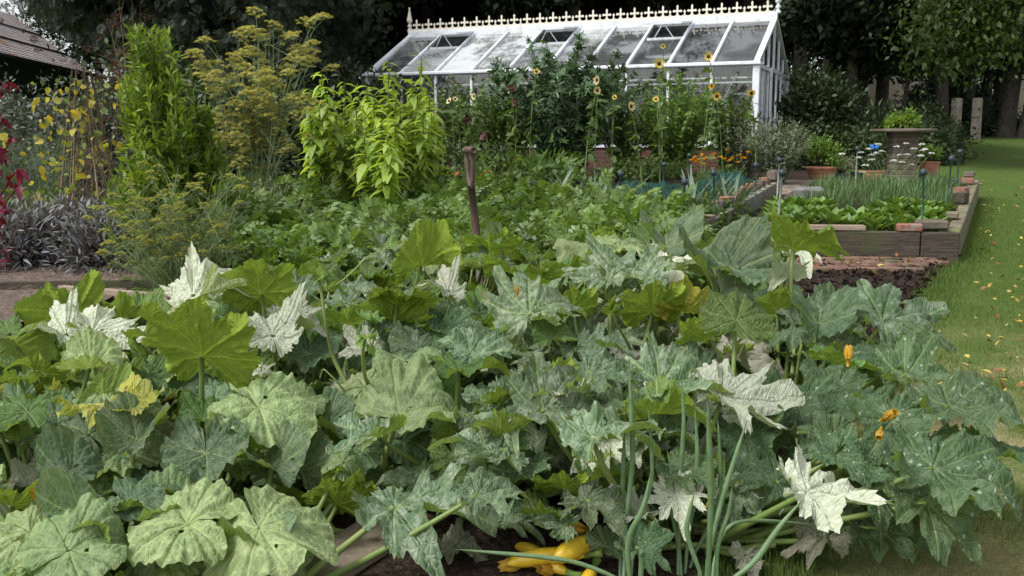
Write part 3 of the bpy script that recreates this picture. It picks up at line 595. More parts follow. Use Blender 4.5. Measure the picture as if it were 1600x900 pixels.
block('stone_block', P2(3.3, 11.1, .31), (.30, .2, .17), .1, M_GREYST, 'rounded grey stone block standing behind the spinach', 'stone block', bev=.04)
block('brick', P2(3.28, 10.95, .19), (.24, .14, .08), .1, M_BRICKR, 'brick under the grey stone block behind the spinach', 'brick', 'bricks weighing down the beds')
block('plank', LA+[.10, .35, .265], (.42, .17, .05), sa, M_TIMBER, 'pale plank lying on the near end of the timber edging', 'plank', bev=.004)
block('broken_plank', LA+[-.16, .05, .25], (.26, .13, .06), sa+.7, M_TIMBER, 'broken piece of pale board left of the edging plank', 'plank', bev=.02)
names = ['first', 'second', 'third', 'fourth', 'fifth', 'sixth', 'seventh', 'eighth']
for k in range(8):
    t_ = .27+k*.085; block('brick' if k % 3 else 'rubble_stone', lerp(LA, LB, t_)+[-.08, 0, .25+.035], (.2, .12, .07), sa+random.gauss(0, .3), M_BRICKR if k % 3 else M_STONE, names[k]+' brick or stone from the near end of the row on the timber edging', 'brick' if k % 3 else 'stone', 'bricks along the timber edging')
block('rubble_stone', lerp(LA, LB, .94)+[-.02, .02, .31], (.2, .16, .16), sa, M_STONE, 'pale stone heaped on the far end of the timber edging', 'stone', None, .04)
# ball topped canes
M_CANE = plain('green_cane', (.02, .06, .05), (.03, .08, .07), .5, 20, .05); M_CANEG = plain('grey_cane', (.22, .24, .21), (.3, .32, .28), .6, 20, .05)
M_BALL = plain('dark_rubber_ball', (.02, .035, .045), (.035, .055, .065), .45, 30, .1)
for (ut, vt, ub, Y, gy, lab) in ((1070, 284, 1071, 8.9, 0, 'nearest cane left of the edging plank'), (1115, 270, 1121, 9.8, 0, 'cane between the leeks above the edging plank'), (1181, 258, 1184, 11.6, 0, 'cane in front of the rosemary beside the row of bricks'),
        (1222, 270, 1219, 8.9, 1, 'pale cane at the front left of the spinach'), (1218, 250, 1217, 12.5, 1, 'cane behind the pale cane at the far end of the edging'), (1443, 269, 1450, 8.75, 0, 'cane at the front right corner of the raised bed'),
        (1487, 248, 1484, 10.6, 0, 'cane halfway along the right side of the raised bed'), (1500, 237, 1497, 12.2, 0, 'cane at the far right corner of the raised bed'), (1340, 232, 1339, 13.1, 1, 'cane at the back of the raised bed beside the white flowers'),
        (970, 272, 966, 11., 0, 'cane left of the green netting'), (1038, 257, 1037, 13., 0, 'cane in the netting left of the yellow marigolds'), (1077, 243, 1077, 13.8, 0, 'cane just behind the yellow marigolds')):
    p = at(ut, vt, Y); g = gp(ub, Y, .1); t = empty('garden_cane', g, 'green ball topped '+lab if not gy else 'grey ball topped '+lab, 'garden cane', 'ball topped canes'); d = p-g
    b = B(); b.tube([np.zeros(3)-[0, 0, .1], d*.5, d], .0085 if not gy else .011, 8); b.build('cane', M_CANEG if gy else M_CANE, t)
    b = B(); s = .033; b.lathe(d, [(.001, -s)]+[(s*math.sin(q), -s*math.cos(q)) for q in np.linspace(.3, 2.85, 9)]+[(.001, s)], 14); b.lathe(d-[0, 0, s+.012], [(.012, 0), (.014, .01), (.012, .02)], 8); b.build('ball', M_BALL, t)
# stone table
t = empty('stone_table', gp(1410, 16.1), 'round stone slab table on a thick stone plinth by the lawn', 'table')
b = B(); b.lathe((0, 0, .755), [(.001, 0), (.49, 0), (.505, .012), (.51, .035), (.50, .052), (.001, .056)], 40); b.build('table_top', M_STONE, t)
b = B(); b.box((0, 0, .0), (.50, .34, .2), bev=.04); 
for k in range(8): w_ = .40-.05*math.sin(k/7*math.pi)+.04*(k/7); b.box((0, 0, .12+k*.086), (w_, .30, .088), bev=.015)
b.build('plinth', M_STONE, t, smooth=False)
M_LETT = foliage('lettuce_leaf', (.10, .20, .03), (.17, .30, .05), trans=.4, ro=.5)
M_BASIL = foliage('basil_leaf', (.06, .13, .02), (.10, .20, .035), (.15, .26, .05), trans=.35)
shrub('lettuce', 'fresh green leafy plant growing on top of the stone table', 1407, 16.1, (.20, .16, .22), OVATE2, .07, M_LETT, 16, 40, sub=.3, cat='plant', group=None).location.z += .78
def pot(u, Y, r, h, label, mat=M_TERRA, square=None):
    t = empty('plant_pot', gp(u, Y), label, 'pot', 'pots around the stone table'); b = B()
    if square: 
        w_, d_ = square; b.box((0, 0, h/2), (w_*.94, d_*.94, h), bev=.02); b.box((0, 0, h-.025), (w_, d_, .05), bev=.015)
    else: b.lathe((0, 0, 0), [(.001, 0), (r*.72, 0), (r*.93, h*.82), (r*.94, h*.83), (r, h*.84), (r, h), (r*.9, h), (r*.88, h*.9), (.001, h*.9)], 28); b.lathe((0, 0, h*.45), [(r*.84, 0), (r*.86, .01), (r*.86, .02)], 28)
    b.build('body', mat, t); b = B(); b.lathe((0, 0, h*.86), [(.001, .015), ((r or min(square)/2)*.85, .01)], 16) if not square else b.box((0, 0, h+.001), (square[0]*.85, square[1]*.85, .01)); b.build('compost', M_SOIL, t); return t
pot(1285, 15.4, .235, .27, 'round terracotta pot holding the bright green basil bush'); pot(1297, 15.9, .12, .16, 'small terracotta pot just behind the round basil pot')
pot(1363, 16.0, 0, .16, 'rectangular terracotta trough between the basil and the stone table', square=(.38, .2)); pot(1454, 16.6, 0, .26, 'square terracotta pot right of the stone table', square=(.27, .25))
pot(1313, 15.7, .11, .13, 'small blue glazed pot right of the basil', plain('blue_glaze', (.01, .02, .08), (.02, .04, .12), .2)); pot(1340, 15.9, .10, .15, 'dark blue glazed pot left of the terracotta trough', plain('blue_glaze_dark', (.01, .02, .05), (.02, .03, .08), .2))
block('brick', gp(1352, 15.5, .03), (.26, .12, .06), .2, M_BRICKR, 'loose brick on the paving below the terracotta trough', 'brick')
block('stone_slab', gp(1305, 15.2, .03), (.34, .16, .05), .1, M_STONE, 'flat stone lying before the blue pots', 'stone')
shrub('basil', 'rounded bright green basil bush in the round terracotta pot', 1285, 15.4, (.24, .2, .34), OVATE2, .05, M_BASIL, 30, 70, cat='plant', sub=.28).location.z += .25
M_GREYL = foliage('grey_leaf', (.10, .14, .08), (.17, .21, .13), (.22, .26, .17), trans=.2)
shrub('thyme', 'small grey-green herb in the small blue pot', 1316, 15.7, (.2, .15, .18), LANCE2, .045, M_GREYL, 14, 60, cat='plant').location.z += .12
shrub('herb', 'low leafy herb growing in the terracotta trough', 1365, 16.0, (.17, .1, .10), LANCE2, .05, M_SHR, 12, 40, cat='plant').location.z += .15
shrub('herb', 'green tuft in the square terracotta pot', 1454, 16.6, (.13, .12, .16), LANCE2, .07, M_BASIL, 10, 40, cat='plant').location.z += .25
b = B(); p = gp(1367, 15.1); t = empty('butterfly_stake', p, 'blue butterfly ornament on a thin stake among the white flowers', 'ornament')
b.tube([(0, 0, 0), (0, 0, .58)], .004); b.build('stake', M_CANE, t); b = B(); b.scatter(OVATE2, [[0, 0, .58]]*4, [[1, 0, .5], [-1, 0, .5], [.8, 0, -.4], [-.8, 0, -.4]], [[0, -1, .2]]*4, [.09, .09, .06, .06], .5); b.build('wing', plain('blue_wing', (.02, .13, .45), (.03, .2, .6), .4), t)
# upright feathery bushes
def spray(name, label, u, Y, n, h, spread, mat, leaf, ls, per=40, cat='plant', group=None, stemmat=None, r0=.02, stemr=.004, lean=.0, leafup=.6, start=.1, parent=None, curve=.5, z0=0., heads=None):
    t = empty(name, gp(u, Y, z0), label, cat, group); b = B(); s = B(); tips = []
    for k in range(n):
        a = random.random()*6.28; q = math.sqrt(random.random()); tip = np.array([math.cos(a)*spread*q+lean, math.sin(a)*spread*q*.8, h*random.uniform(.72, 1.05)*(1-.25*q*q)])
        b0 = np.array([math.cos(a)*r0*q*3, math.sin(a)*r0*q*3, -.03]); P = bez(b0, [tip[0]*(1-curve)*.5, tip[1]*(1-curve)*.5, tip[2]*.6], tip, 9); s.tube(P, np.linspace(stemr, stemr*.4, 9), 4, rnd=random.random())
        tt = RNG.uniform(start, 1, per); ii = np.minimum((tt*8).astype(int), 7); fr_ = (tt*8-ii)[:, None]; pp = P[ii]*(1-fr_)+P[ii+1]*fr_; tg = norm(P[ii+1]-P[ii])
        d = norm(tg*leafup+RNG.normal(size=(per, 3))*.6); b.scatter(leaf, pp, d, norm(tg+RNG.normal(size=(per, 3))*.3), ls*RNG.uniform(.6, 1.2, per)*(1.15-.4*tt)); tips.append(tip)
    s.build('stem', stemmat or M_STEMG, t); b.build('foliage', mat, t); return t, tips
M_STEMG = plain('green_stem', (.08, .13, .04), (.13, .19, .06), .6, 20, .1); M_STEMP = plain('pale_stem', (.13, .19, .08), (.20, .26, .13), .6, 20, .1)
M_ROSE = foliage('rosemary_leaf', (.10, .14, .08), (.15, .20, .12), (.22, .27, .18), trans=.15)
spray('rosemary', 'tall grey-green rosemary bush beside the greenhouse corner', 1215, 15.0, 130, 1.05, .55, M_ROSE, LANCE2, .075, 75, cat='shrub', leafup=.5, curve=.2)
spray('artemisia', 'wispy grey-green bush against the corner of the greenhouse', 1165, 15.8, 60, 1.1, .42, M_ROSE, LANCE2, .07, 55, cat='shrub', leafup=.5, curve=.2)
# spinach, chives
M_SPIN = foliage('spinach_leaf', (.07, .16, .025), (.11, .22, .04), (.16, .28, .07), trans=.3, ro=.4, spec=.45)
SPL = T_lance(6, .22, .35, .35, .6)
def rosette(name, n, ls, up, leaf, mat, label, cat, group, zr=.5, w=.05):
    t = empty(name, (0, 0, 0), label, cat, group); a = RNG.random(n)*6.28; e = RNG.uniform(.2, 1, n)
    d = np.stack([np.cos(a)*e, np.sin(a)*e, np.full(n, up)*RNG.uniform(.7, 1.3, n)], 1); b = B(); b.scatter(leaf, np.stack([np.cos(a)*w*e, np.sin(a)*w*e, RNG.random(n)*.03], 1), d, np.stack([-np.cos(a), -np.sin(a), np.full(n, zr)], 1), RNG.uniform(.7, 1.15, n)*ls)
    b.build('foliage', mat, t); return t
sp0 = [rosette('spinach_plant', 34, .175, 1.3, SPL, M_SPIN, 'bushy bright green spinach plant in the front rows of the raised bed', 'spinach', 'spinach plants in the raised bed') for _ in range(3)]
k = 0
for r_ in range(4):
    for q in range(9):
        p = lerp(lerp(NL, NR, .07+q*.098), lerp(FL, FR, .07+q*.098), .07+r_*.085)+[random.gauss(0, .03), random.gauss(0, .04), .19]
        if r_ > 1 and 2 < q < 5: continue
        if k < 3: sp0[k].location = Vector(p)
        else: copy_thing(sp0[k % 3], p, rz=random.random()*6, sc=random.uniform(.8, 1.15))
        k += 1
M_CHIVE = foliage('chive_leaf', (.06, .13, .04), (.09, .18, .06), (.13, .23, .09), trans=.2)
ch0 = [rosette('chive_clump', 90, .25, 2.2, T_lance(4, .012, .25, .3, .4), M_CHIVE, 'clump of thin upright chive leaves in the back half of the raised bed', 'chives', 'chive clumps in the raised bed', w=.09) for _ in range(2)]
k = 0
for r_ in range(6):
    for q in range(8):
        if q == 7 and r_ % 2: continue
        p = lerp(lerp(NL, NR, .16+q*.105), lerp(FL, FR, .16+q*.105), .42+r_*.095)+[random.gauss(0, .04), random.gauss(0, .04), .18]
        if k < 2: ch0[k].location = Vector(p)
        else: copy_thing(ch0[k % 2], p, rz=random.random()*6, sc=random.uniform(.7, 1.1))
        k += 1
# garlic chives in flower: white umbels on thin stalks
M_WHITE = plain('white_petal', (.68, .70, .64), (.8, .8, .76), .6, 30, .1)
FLOR = ROSETTE
def umbel(b, p, r, n=22, size=None, dome=.35, rnd=None):
    a = RNG.random(n)*6.28; q = np.sqrt(RNG.random(n)); P = np.stack([np.cos(a)*q*r, np.sin(a)*q*r, dome*r*(1-q*q)], 1)+p; b.scatter(FLOR, P, rdir(n)*[1, 1, .2], updn(n, .3), (size or r*.4), rnd)
FL_ = [(1342, 247), (1352, 259), (1362, 243), (1369, 240), (1357, 233), (1371, 226), (1378, 237), (1347, 270), (1401, 230), (1416, 225), (1406, 243), (1417, 242), (1396, 252), (1409, 254), (1424, 258), (1441, 226), (1441, 236), (1455, 240), (1439, 244), (1428, 233), (1345, 239), (1316, 241), (1361, 250), (1445, 234)]
for k in range(6):
    g = FL_[k::6]; u0 = sum(q[0] for q in g)/len(g); Y = 13.0+k*.12; o = gp(u0, Y, .15)
    t = empty('garlic_chives', o, ['white flowered garlic chive plant at the left of the row', 'white flowered garlic chive plant beside the grey cane', 'white flowered garlic chive plant before the trough', 'white flowered garlic chive plant in the middle of the row', 'white flowered garlic chive plant in front of the stone plinth', 'white flowered garlic chive plant at the right of the row'][k], 'flower', 'garlic chives behind the raised bed'); s = B()
    for (u, v) in g:
        p = at(u, v, Y)-o; s.tube(bez((random.gauss(0, .03), 0, 0), (p[0]*.3, 0, p[2]*.5), p, 6), .0035, 4); b = B(); umbel(b, p, .037, 26, .022); b.build('flower_head', M_WHITE, t)
    s.build('stem', M_STEMG, t)
# left bed: marigolds, leeks, netting, low greens
M_YEL = foliage('marigold_petal', (.62, .33, .01), (.68, .45, .02), (.62, .22, .01), trans=.2); M_ORG = foliage('orange_petal', (.6, .22, .03), (.55, .25, .08), trans=.2)
M_BLUEG = foliage('leek_leaf', (.06, .11, .065), (.09, .15, .09), (.14, .20, .14), trans=.2, ro=.4, spec=.5)
M_MIDG = foliage('mid_leaf', (.045, .09, .022), (.07, .135, .035), (.11, .19, .05), trans=.3)
def flowers(b, P, s, n=3):
    for p in P: 
        for e in range(n): umbel(b, p+[0, 0, -.006*e], s*(1-.2*e), 9, s*1.0, .4)
for k, (u, v, Y, n, lab) in enumerate(((1097, 250, 13.6, 11, 'clump of yellow marigolds left of the middle of the netted bed'), (1110, 243, 13.9, 6, 'smaller yellow marigold clump behind the yellow one'), (1148, 247, 14.2, 9, 'orange and yellow marigold clump nearest the rosemary'))):
    o = gp(u, Y); t, _ = spray('marigold', lab, u, Y, 26, .42, .22, M_MIDG, LANCE2, .07, 16, group='marigolds in the netted bed', cat='flower'); b = B(); ps = [at(u+random.gauss(0, 11), v+random.gauss(0, 6), Y)-o for _ in range(n)]; flowers(b, ps, .022); b.build('flower', M_YEL, t)
x = N('green_netting'); tc = x.n('TexCoord').outputs['Object']; vo = x.n('TexVoronoi', feature='DISTANCE_TO_EDGE'); x.set(vo.inputs['Vector'], tc); x.set(vo.inputs['Scale'], 42.)
tr = x.n('BsdfTransparent'); m = x.n('MixShader'); x.set(m.inputs[0], x.rng(vo.outputs[0], .05, .16, .75, .10)); x.t.links.new(x.bsdf((.010, .085, .068), .5), m.inputs[1]); m.inputs[1]; x.t.links.new(tr.outputs[0], m.inputs[1]); x.t.links.new(x.bsdf((.010, .085, .068), .5), m.inputs[2])
M_NET = x.done(m.outputs[0])
def net(label, u0, u1, Y0, Y1, h):
    nx, ny = 50, 24; V = []
    for j in range(ny):
        for i in range(nx):
            s_, t_ = i/(nx-1), j/(ny-1); u = u0+(u1-u0)*s_; Y = Y0+(Y1-Y0)*t_; p = gp(u, Y); e = math.sin(math.pi*t_)**.4*math.sin(math.pi*s_)**.3
            V.append(p+[0, 0, .02+h*e*(.75+.35*noise.noise(Vector((i*.22, j*.3, u0)))) ])
    i_ = (np.arange(ny-1)*nx)[:, None]; j_ = np.arange(nx-1)[None]; b = B(); b.add(V, np.stack([i_+j_, i_+j_+1, i_+nx+j_+1, i_+nx+j_], -1).reshape(-1, 4)); return tag(b.build('crop_netting', M_NET), label, 'netting', 'green crop netting')
net('green crop netting draped over the plants left of the marigolds', 930, 1110, 10.9, 13.0, .40); net('green crop netting behind the row of bricks by the rosemary', 1085, 1195, 12.2, 13.9, .42)
def bush_group(name, label, cat, group, spots, protos, zj=.0, s=(.8, 1.2)):
    for k, (u, Y) in enumerate(spots):
        p = gp(u, Y, zj)
        if k < len(protos): protos[k].location = Vector(p)
        else: copy_thing(protos[k % len(protos)], p, rz=random.random()*6.28, sc=random.uniform(*s))
def mk_bush(name, label, cat, group, rad, leaf, size, mat, nc, per, up=0, flat=.5, stems=8, sm=None):
    t = empty(name, (0, 0, 0), label, cat, group); rad = np.array(rad); c = rdir(nc)*RNG.uniform(.4, 1, (nc, 1))*rad; c[:, 2] = np.abs(c[:, 2])+rad[2]*.12
    p = (c[:, None]+RNG.normal(size=(nc, per, 3))*rad.min()*.2).reshape(-1, 3); p[:, 2] = np.abs(p[:, 2]); K = len(p); out = norm(p-[0, 0, rad[2]*.2]); b = B()
    b.scatter(leaf, p, norm(out*[1, 1, .5]+RNG.normal(size=(K, 3))*.5+[0, 0, up]), norm(out*.3+updn(K, flat)), size*RNG.uniform(.6, 1.25, K), np.repeat(RNG.random(nc), per)*.5+RNG.random(K)*.5); b.build('foliage', mat, t); b = B()
    for k in range(stems): q = c[k % nc]; b.tube(bez([q[0]*.15, q[1]*.15, -.03], [q[0]*.4, q[1]*.4, q[2]*.6], q*.97, 6), np.linspace(.009, .004, 6), 5)
    b.build('stem', sm or M_STEMG, t); return t
M_POT = foliage('potato_leaf', (.05, .11, .018), (.08, .165, .028), (.12, .22, .045), (.18, .26, .14), trans=.3, ro=.45, spec=.45)
G1 = 'potato plants in the bed behind the squash'
pp = [mk_bush('potato_plant', 'leafy dark green potato plant in the bed behind the squash', 'potato plant', G1, (.34, .34, .35), POTATO, .19, M_POT, 17, 16, stems=9, up=.1) for _ in range(4)]
sp = []
for Y in np.arange(7.35, 11.2, .42):
    lo, hi = (335, 1080) if Y < 9 else (345, 1050)
    if Y < 7.7: hi = 900
    if Y > 9.3: hi = 895
    for X in np.arange((lo-800)/F*Y, (hi-800)/F*Y, .44): sp.append((800+(X+random.gauss(0, .07))/Y*F, Y+random.gauss(0, .08)))
for k, (u, Y) in enumerate(sp):
    lab = 'leafy potato plant %s of the spade, %s' % ('left' if u < 745 else 'right', 'in the front rows just behind the squash' if Y < 8.8 else 'in the back rows towards the greenhouse')
    if k < 4: pp[k].location = Vector(gp(u, Y)); pp[k]['label'] = lab
    else: copy_thing(pp[k % 4], gp(u, Y), lab, rz=random.random()*6.28, sc=random.uniform(.65, 1.25))
lk = [rosette('leek', 9, .55, 1.2, STRAP, M_BLUEG, 'blue-green leek with long strap leaves among the potato plants', 'leek', 'leeks between the potatoes and the fig', w=.02) for _ in range(3)]
sp = [(random.uniform(690, 780), random.uniform(10.6, 11.6)) for _ in range(16)]+[(random.uniform(1070, 1150), random.uniform(10.2, 12.4)) for _ in range(14)]+[(random.uniform(860, 980), random.uniform(10.8, 11.8)) for _ in range(14)]
for k, (u, Y) in enumerate(sp):
    lab = 'blue-green leek with long strap leaves behind the spade' if k < 16 else 'blue-green leek with long strap leaves beside the timber edging' if k < 30 else 'blue-green leek with long strap leaves at the foot of the fig'
    if k < 3: lk[k].location = Vector(gp(u, Y)); lk[k]['label'] = lab
    else: copy_thing(lk[k % 3], gp(u, Y), lab, rz=random.random()*6, sc=random.uniform(.8, 1.25))
G2 = 'low leafy greens in the netted bed'
ds = [mk_bush('strawberry_plant', 'low leafy strawberry plant along the timber edging', 'strawberry plant', G2, (.24, .24, .20), POTATO, .13, M_MIDG, 12, 10) for _ in range(2)]
sp = [(random.uniform(960+(Y-9.3)*22, 1085+(Y-9.3)*24), Y) for Y in np.arange(9.1, 11.5, .045)]; bush_group('strawberry_plant', '', '', G2, sp, ds)
M_GRAPE = foliage('vine_leaf', (.055, .12, .02), (.09, .18, .03), (.14, .25, .05), trans=.35)
# sunflowers, fig, climbers, tomatoes inside the glass
M_FIG = foliage('fig_leaf', (.035, .085, .03), (.055, .12, .045), (.10, .18, .08), trans=.2, ro=.45, spec=.4)
spray('fig_tree', 'big dark fig bush with lobed leaves against the greenhouse front', 882, 15.4, 95, 2.2, 1.3, M_FIG, FIG, .28, 46, cat='fig tree', curve=.35, stemmat=M_BARKT, stemr=.012, leafup=.2, start=.12)
shrub('young_fig', 'lighter green lobed young fig at the foot of the big fig', 850, 13.2, (.5, .4, .42), FIG, .22, M_GRAPE, 16, 16, cat='fig tree', sub=.3)
t, _ = spray('climbing_vine', 'leafy climber covering the greenhouse front right of the fig', 1050, 16.2, 95, 1.75, 1.0, M_GRAPE, OVATE2, .11, 42, cat='climber', leafup=.1, curve=.1, lean=.1)
spray('climbing_vine', 'leafy climber hanging over the right end of the greenhouse front', 1140, 15.9, 46, 1.5, .5, M_MIDG, OVATE2, .10, 42, cat='climber', leafup=.1, curve=.1)
spray('climbing_vine', 'leafy climber in front of the left half of the greenhouse', 740, 16.6, 90, 1.65, 1.0, M_MIDG, OVATE2, .11, 42, cat='climber', leafup=.1, curve=.1)
M_TOM = foliage('tomato_leaf', (.08, .16, .03), (.12, .22, .04), (.18, .29, .07), trans=.4)
tm = spray('tomato_plant', 'tall tomato plant growing inside the greenhouse', 900, 18, 9, 1.35, .26, M_TOM, POTATO, .2, 26, group='tomato plants inside the greenhouse', leafup=.1, curve=.1)[0]
for k in range(11):
    q = Vector((-.4-k*.68, .7+.1*(k % 2), 0)); q = Matrix.Rotation(-GA, 3, 'Z')@q+gh.location; q.z = float(gz(q.y))+.05
    if k == 0: tm.location = q
    else: copy_thing(tm, q, rz=k*1.3, sc=random.uniform(.9, 1.1))
spray('climbing_vine', 'leafy climber between the fig and the right hand vine', 975, 16.0, 50, 1.5, .6, M_MIDG, OVATE2, .10, 40, cat='climber', leafup=.1, curve=.1)
spray('climbing_vine', 'leafy climber filling the space left of the fig', 800, 16.2, 55, 1.6, .6, M_GRAPE, OVATE2, .10, 40, cat='climber', leafup=.1, curve=.1)
spray('weedy_undergrowth', 'dim tangle of foliage at the foot of the brick base left of the fig', 760, 15.2, 60, .7, .8, M_SHR, OVATE2, .10, 26, curve=.1)
spray('weedy_undergrowth', 'green leafy growth below the vine and behind the netting', 1010, 14.7, 50, .55, .7, M_MIDG, OVATE2, .09, 24, curve=.1)
M_DISC = plain('sunflower_disc', (.035, .012, .008), (.08, .03, .015), .8, 60, .6); M_SUNY = foliage('yellow_ray', (.62, .45, .06), (.72, .60, .18), trans=.3); M_SUNR = foliage('maroon_ray', (.035, .006, .007), (.075, .012, .010), trans=.1); M_SUNP = foliage('pale_ray', (.62, .55, .26), (.70, .62, .36), trans=.3)
for (u, v, Y, r, kd, lab) in ((1030, 99, 15.0, .10, 'y', 'large yellow sunflower with dark centre in front of the eaves'), (1107, 88, 15.2, .085, 'y', 'yellow sunflower against the roof glass near the right end'), (1036, 72, 15.4, .05, 'y', 'small yellow sunflower bud high before the roof vent'), (933, 125, 14.6, .09, 'p', 'pale sunflower with dark centre among the fig leaves'), (933, 141, 14.4, .075, 'p', 'drooping pale sunflower just below the other one in the fig'), (986, 166, 14.4, .09, 'p', 'pale sunflower low on the right side of the fig'), (838, 112, 15., .07, 'y', 'small lemon yellow sunflower at the left top of the fig'), (800, 139, 15, .085, 'r', 'maroon sunflower left of the fig'), (805, 160, 14.8, .08, 'r', 'dark maroon sunflower below the other maroon one left of the fig'), (757, 213, 14.4, .10, 'r', 'maroon sunflower low behind the spade'), (693, 188, 14.6, .07, 'r', 'small maroon sunflower beside the tall pale green plants'), (730, 186, 14.8, .08, 'r', 'brown maroon sunflower seen edge on left of the glass'), (702, 158, 14.7, .07, 'p', 'pale yellow sunflower left of the glass with a dark eye'), (711, 155, 14.9, .06, 'p', 'small pale sunflower touching the taller pale one'), (741, 150, 15., .07, 'p', 'cream sunflower by the left glazing bar'), (1120, 150, 14.9, .085, 'y', 'ragged yellow sunflower by the last glazing bar'), (1174, 145, 14.8, .085, 'y', 'yellow sunflower in front of the greenhouse corner post'), (1025, 155, 14.8, .06, 'y', 'small yellow sunflower in the vine leaves'), (1112, 134, 15, .06, 'o', 'orange yellow sunflower over the brace near the greenhouse corner'), (960, 152, 14.6, .05, 'y', 'tiny yellow sunflower bud in the fig leaves')):
    Y -= .5; r *= .8; p = at(u, v, Y); o = gp(u+random.gauss(0, 12), Y); t = empty('sunflower', o, lab, 'sunflower', 'sunflowers in front of the greenhouse'); p = p-o; fd = norm(np.array([random.gauss(0, .75), -1, random.gauss(-.15, .4)])); sx = norm(np.cross([0, 0, 1], fd)); sz = np.cross(fd, sx)
    b = B(); b.tube(bez((0, 0, -.02), (p[0]*.3, .05, p[2]*.7), p-fd*.03, 9), np.linspace(.012, .006, 9), 6); b.build('stem', M_STEMG, t)
    n = 13; a = np.arange(n)/n*6.283+RNG.normal(size=n)*.08; D = np.cos(a)[:, None]*sx+np.sin(a)[:, None]*sz; b = B(); b.scatter(T_lance(3, .24, -.2, .2, .45), p+D*r*.3, D+fd*.15, np.tile(fd, (n, 1)), r*.78*RNG.uniform(.8, 1.1, n)); b.build('ray_petals', {'y': M_SUNY, 'r': M_SUNR, 'p': M_SUNP, 'o': M_YEL}[kd], t)
    b = B(); b.lathe((0, 0, 0), [(.001, .018), (r*.2, .02), (r*.36, .008), (r*.38, -.008), (.001, -.01)], 16); o2 = b.build('disc', M_DISC, t); o2.location = Vector(p); o2.rotation_euler = Vector(fd).to_track_quat('Z', 'Y').to_euler()
    b = B(); K = 16; tt = RNG.uniform(.35, .93, K); Pq = np.stack([p[0]*tt, np.zeros(K), p[2]*tt], 1); b.scatter(OVATE, Pq, rdir(K)*[1, 1, .3]+[0, 0, -.1], updn(K, .4), .14); b.build('leaf', M_MIDG, t)
# tall pale green annuals
M_TALL = foliage('tall_annual_leaf', (.16, .27, .05), (.23, .37, .08), (.32, .47, .12), trans=.45, ro=.45, spec=.35)
TG = 'tall pale green plants left of the greenhouse'
TL = T_lance(5, .21, .55, .25, .4)
for (u, vt, Y, lab) in ((505, 112, 10.6, 'tall pale green plant standing right beside the flowering fennel'), (558, 165, 9.7, 'pale green plant of middle height second from the fennel'), (610, 95, 10.6, 'tall pale green plant whose drooping top reaches the left eaves'), (660, 90, 10.8, 'tallest pale green plant in front of the first roof vent'), (598, 185, 9.3, 'shorter pale green plant at the front of the clump'), (645, 125, 9.9, 'pale green plant beside the spade with wide drooping leaves'), (540, 128, 10.9, 'pale green plant at the back of the clump near the fennel'), (672, 150, 10.4, 'pale green plant at the right edge of the clump'), (575, 135, 10.4, 'pale green plant in the centre of the clump')):
    o = gp(u, Y); h = at(u, vt, Y)[2]-o[2]; t = empty('tall_annual', o, lab, 'plant', TG); b = B(); s = B(); nbr = 5
    for br in range(nbr):
        a = br*2.4+random.random(); q = 0 if br == 0 else random.uniform(.08, .26); top = np.array([math.cos(a)*q, math.sin(a)*q, h*(1 if br == 0 else random.uniform(.7, .97))]); P = bez((0, 0, h*.0 if br == 0 else h*.25), (top[0]*.8, top[1]*.8, top[2]*.5), top, 9); s.tube(P, np.linspace(.011, .005, 9), 6)
        K = 44; tt = np.linspace(.15, 1, K)**.8; ii = np.minimum((tt*8).astype(int), 7); pp_ = P[ii]+(P[ii+1]-P[ii])*(tt*8-ii)[:, None]; az = np.arange(K)*2.4; e = .45+.3*RNG.random(K); L_ = (.07+.13*np.sin(np.clip(tt, 0, 1)*2.6))*RNG.uniform(.7, 1.1, K)*RNG.uniform(.8, 1.2, K)
        D = np.stack([np.cos(az), np.sin(az), RNG.uniform(-.35, .5, K)], 1)+RNG.normal(size=(K, 3))*.22; b.scatter(TL, pp_, D, np.tile([0, 0, 1.], (K, 1))+D*.2, L_)
    s.build('stem', M_STEMG, t); b.build('foliage', M_TALL, t)
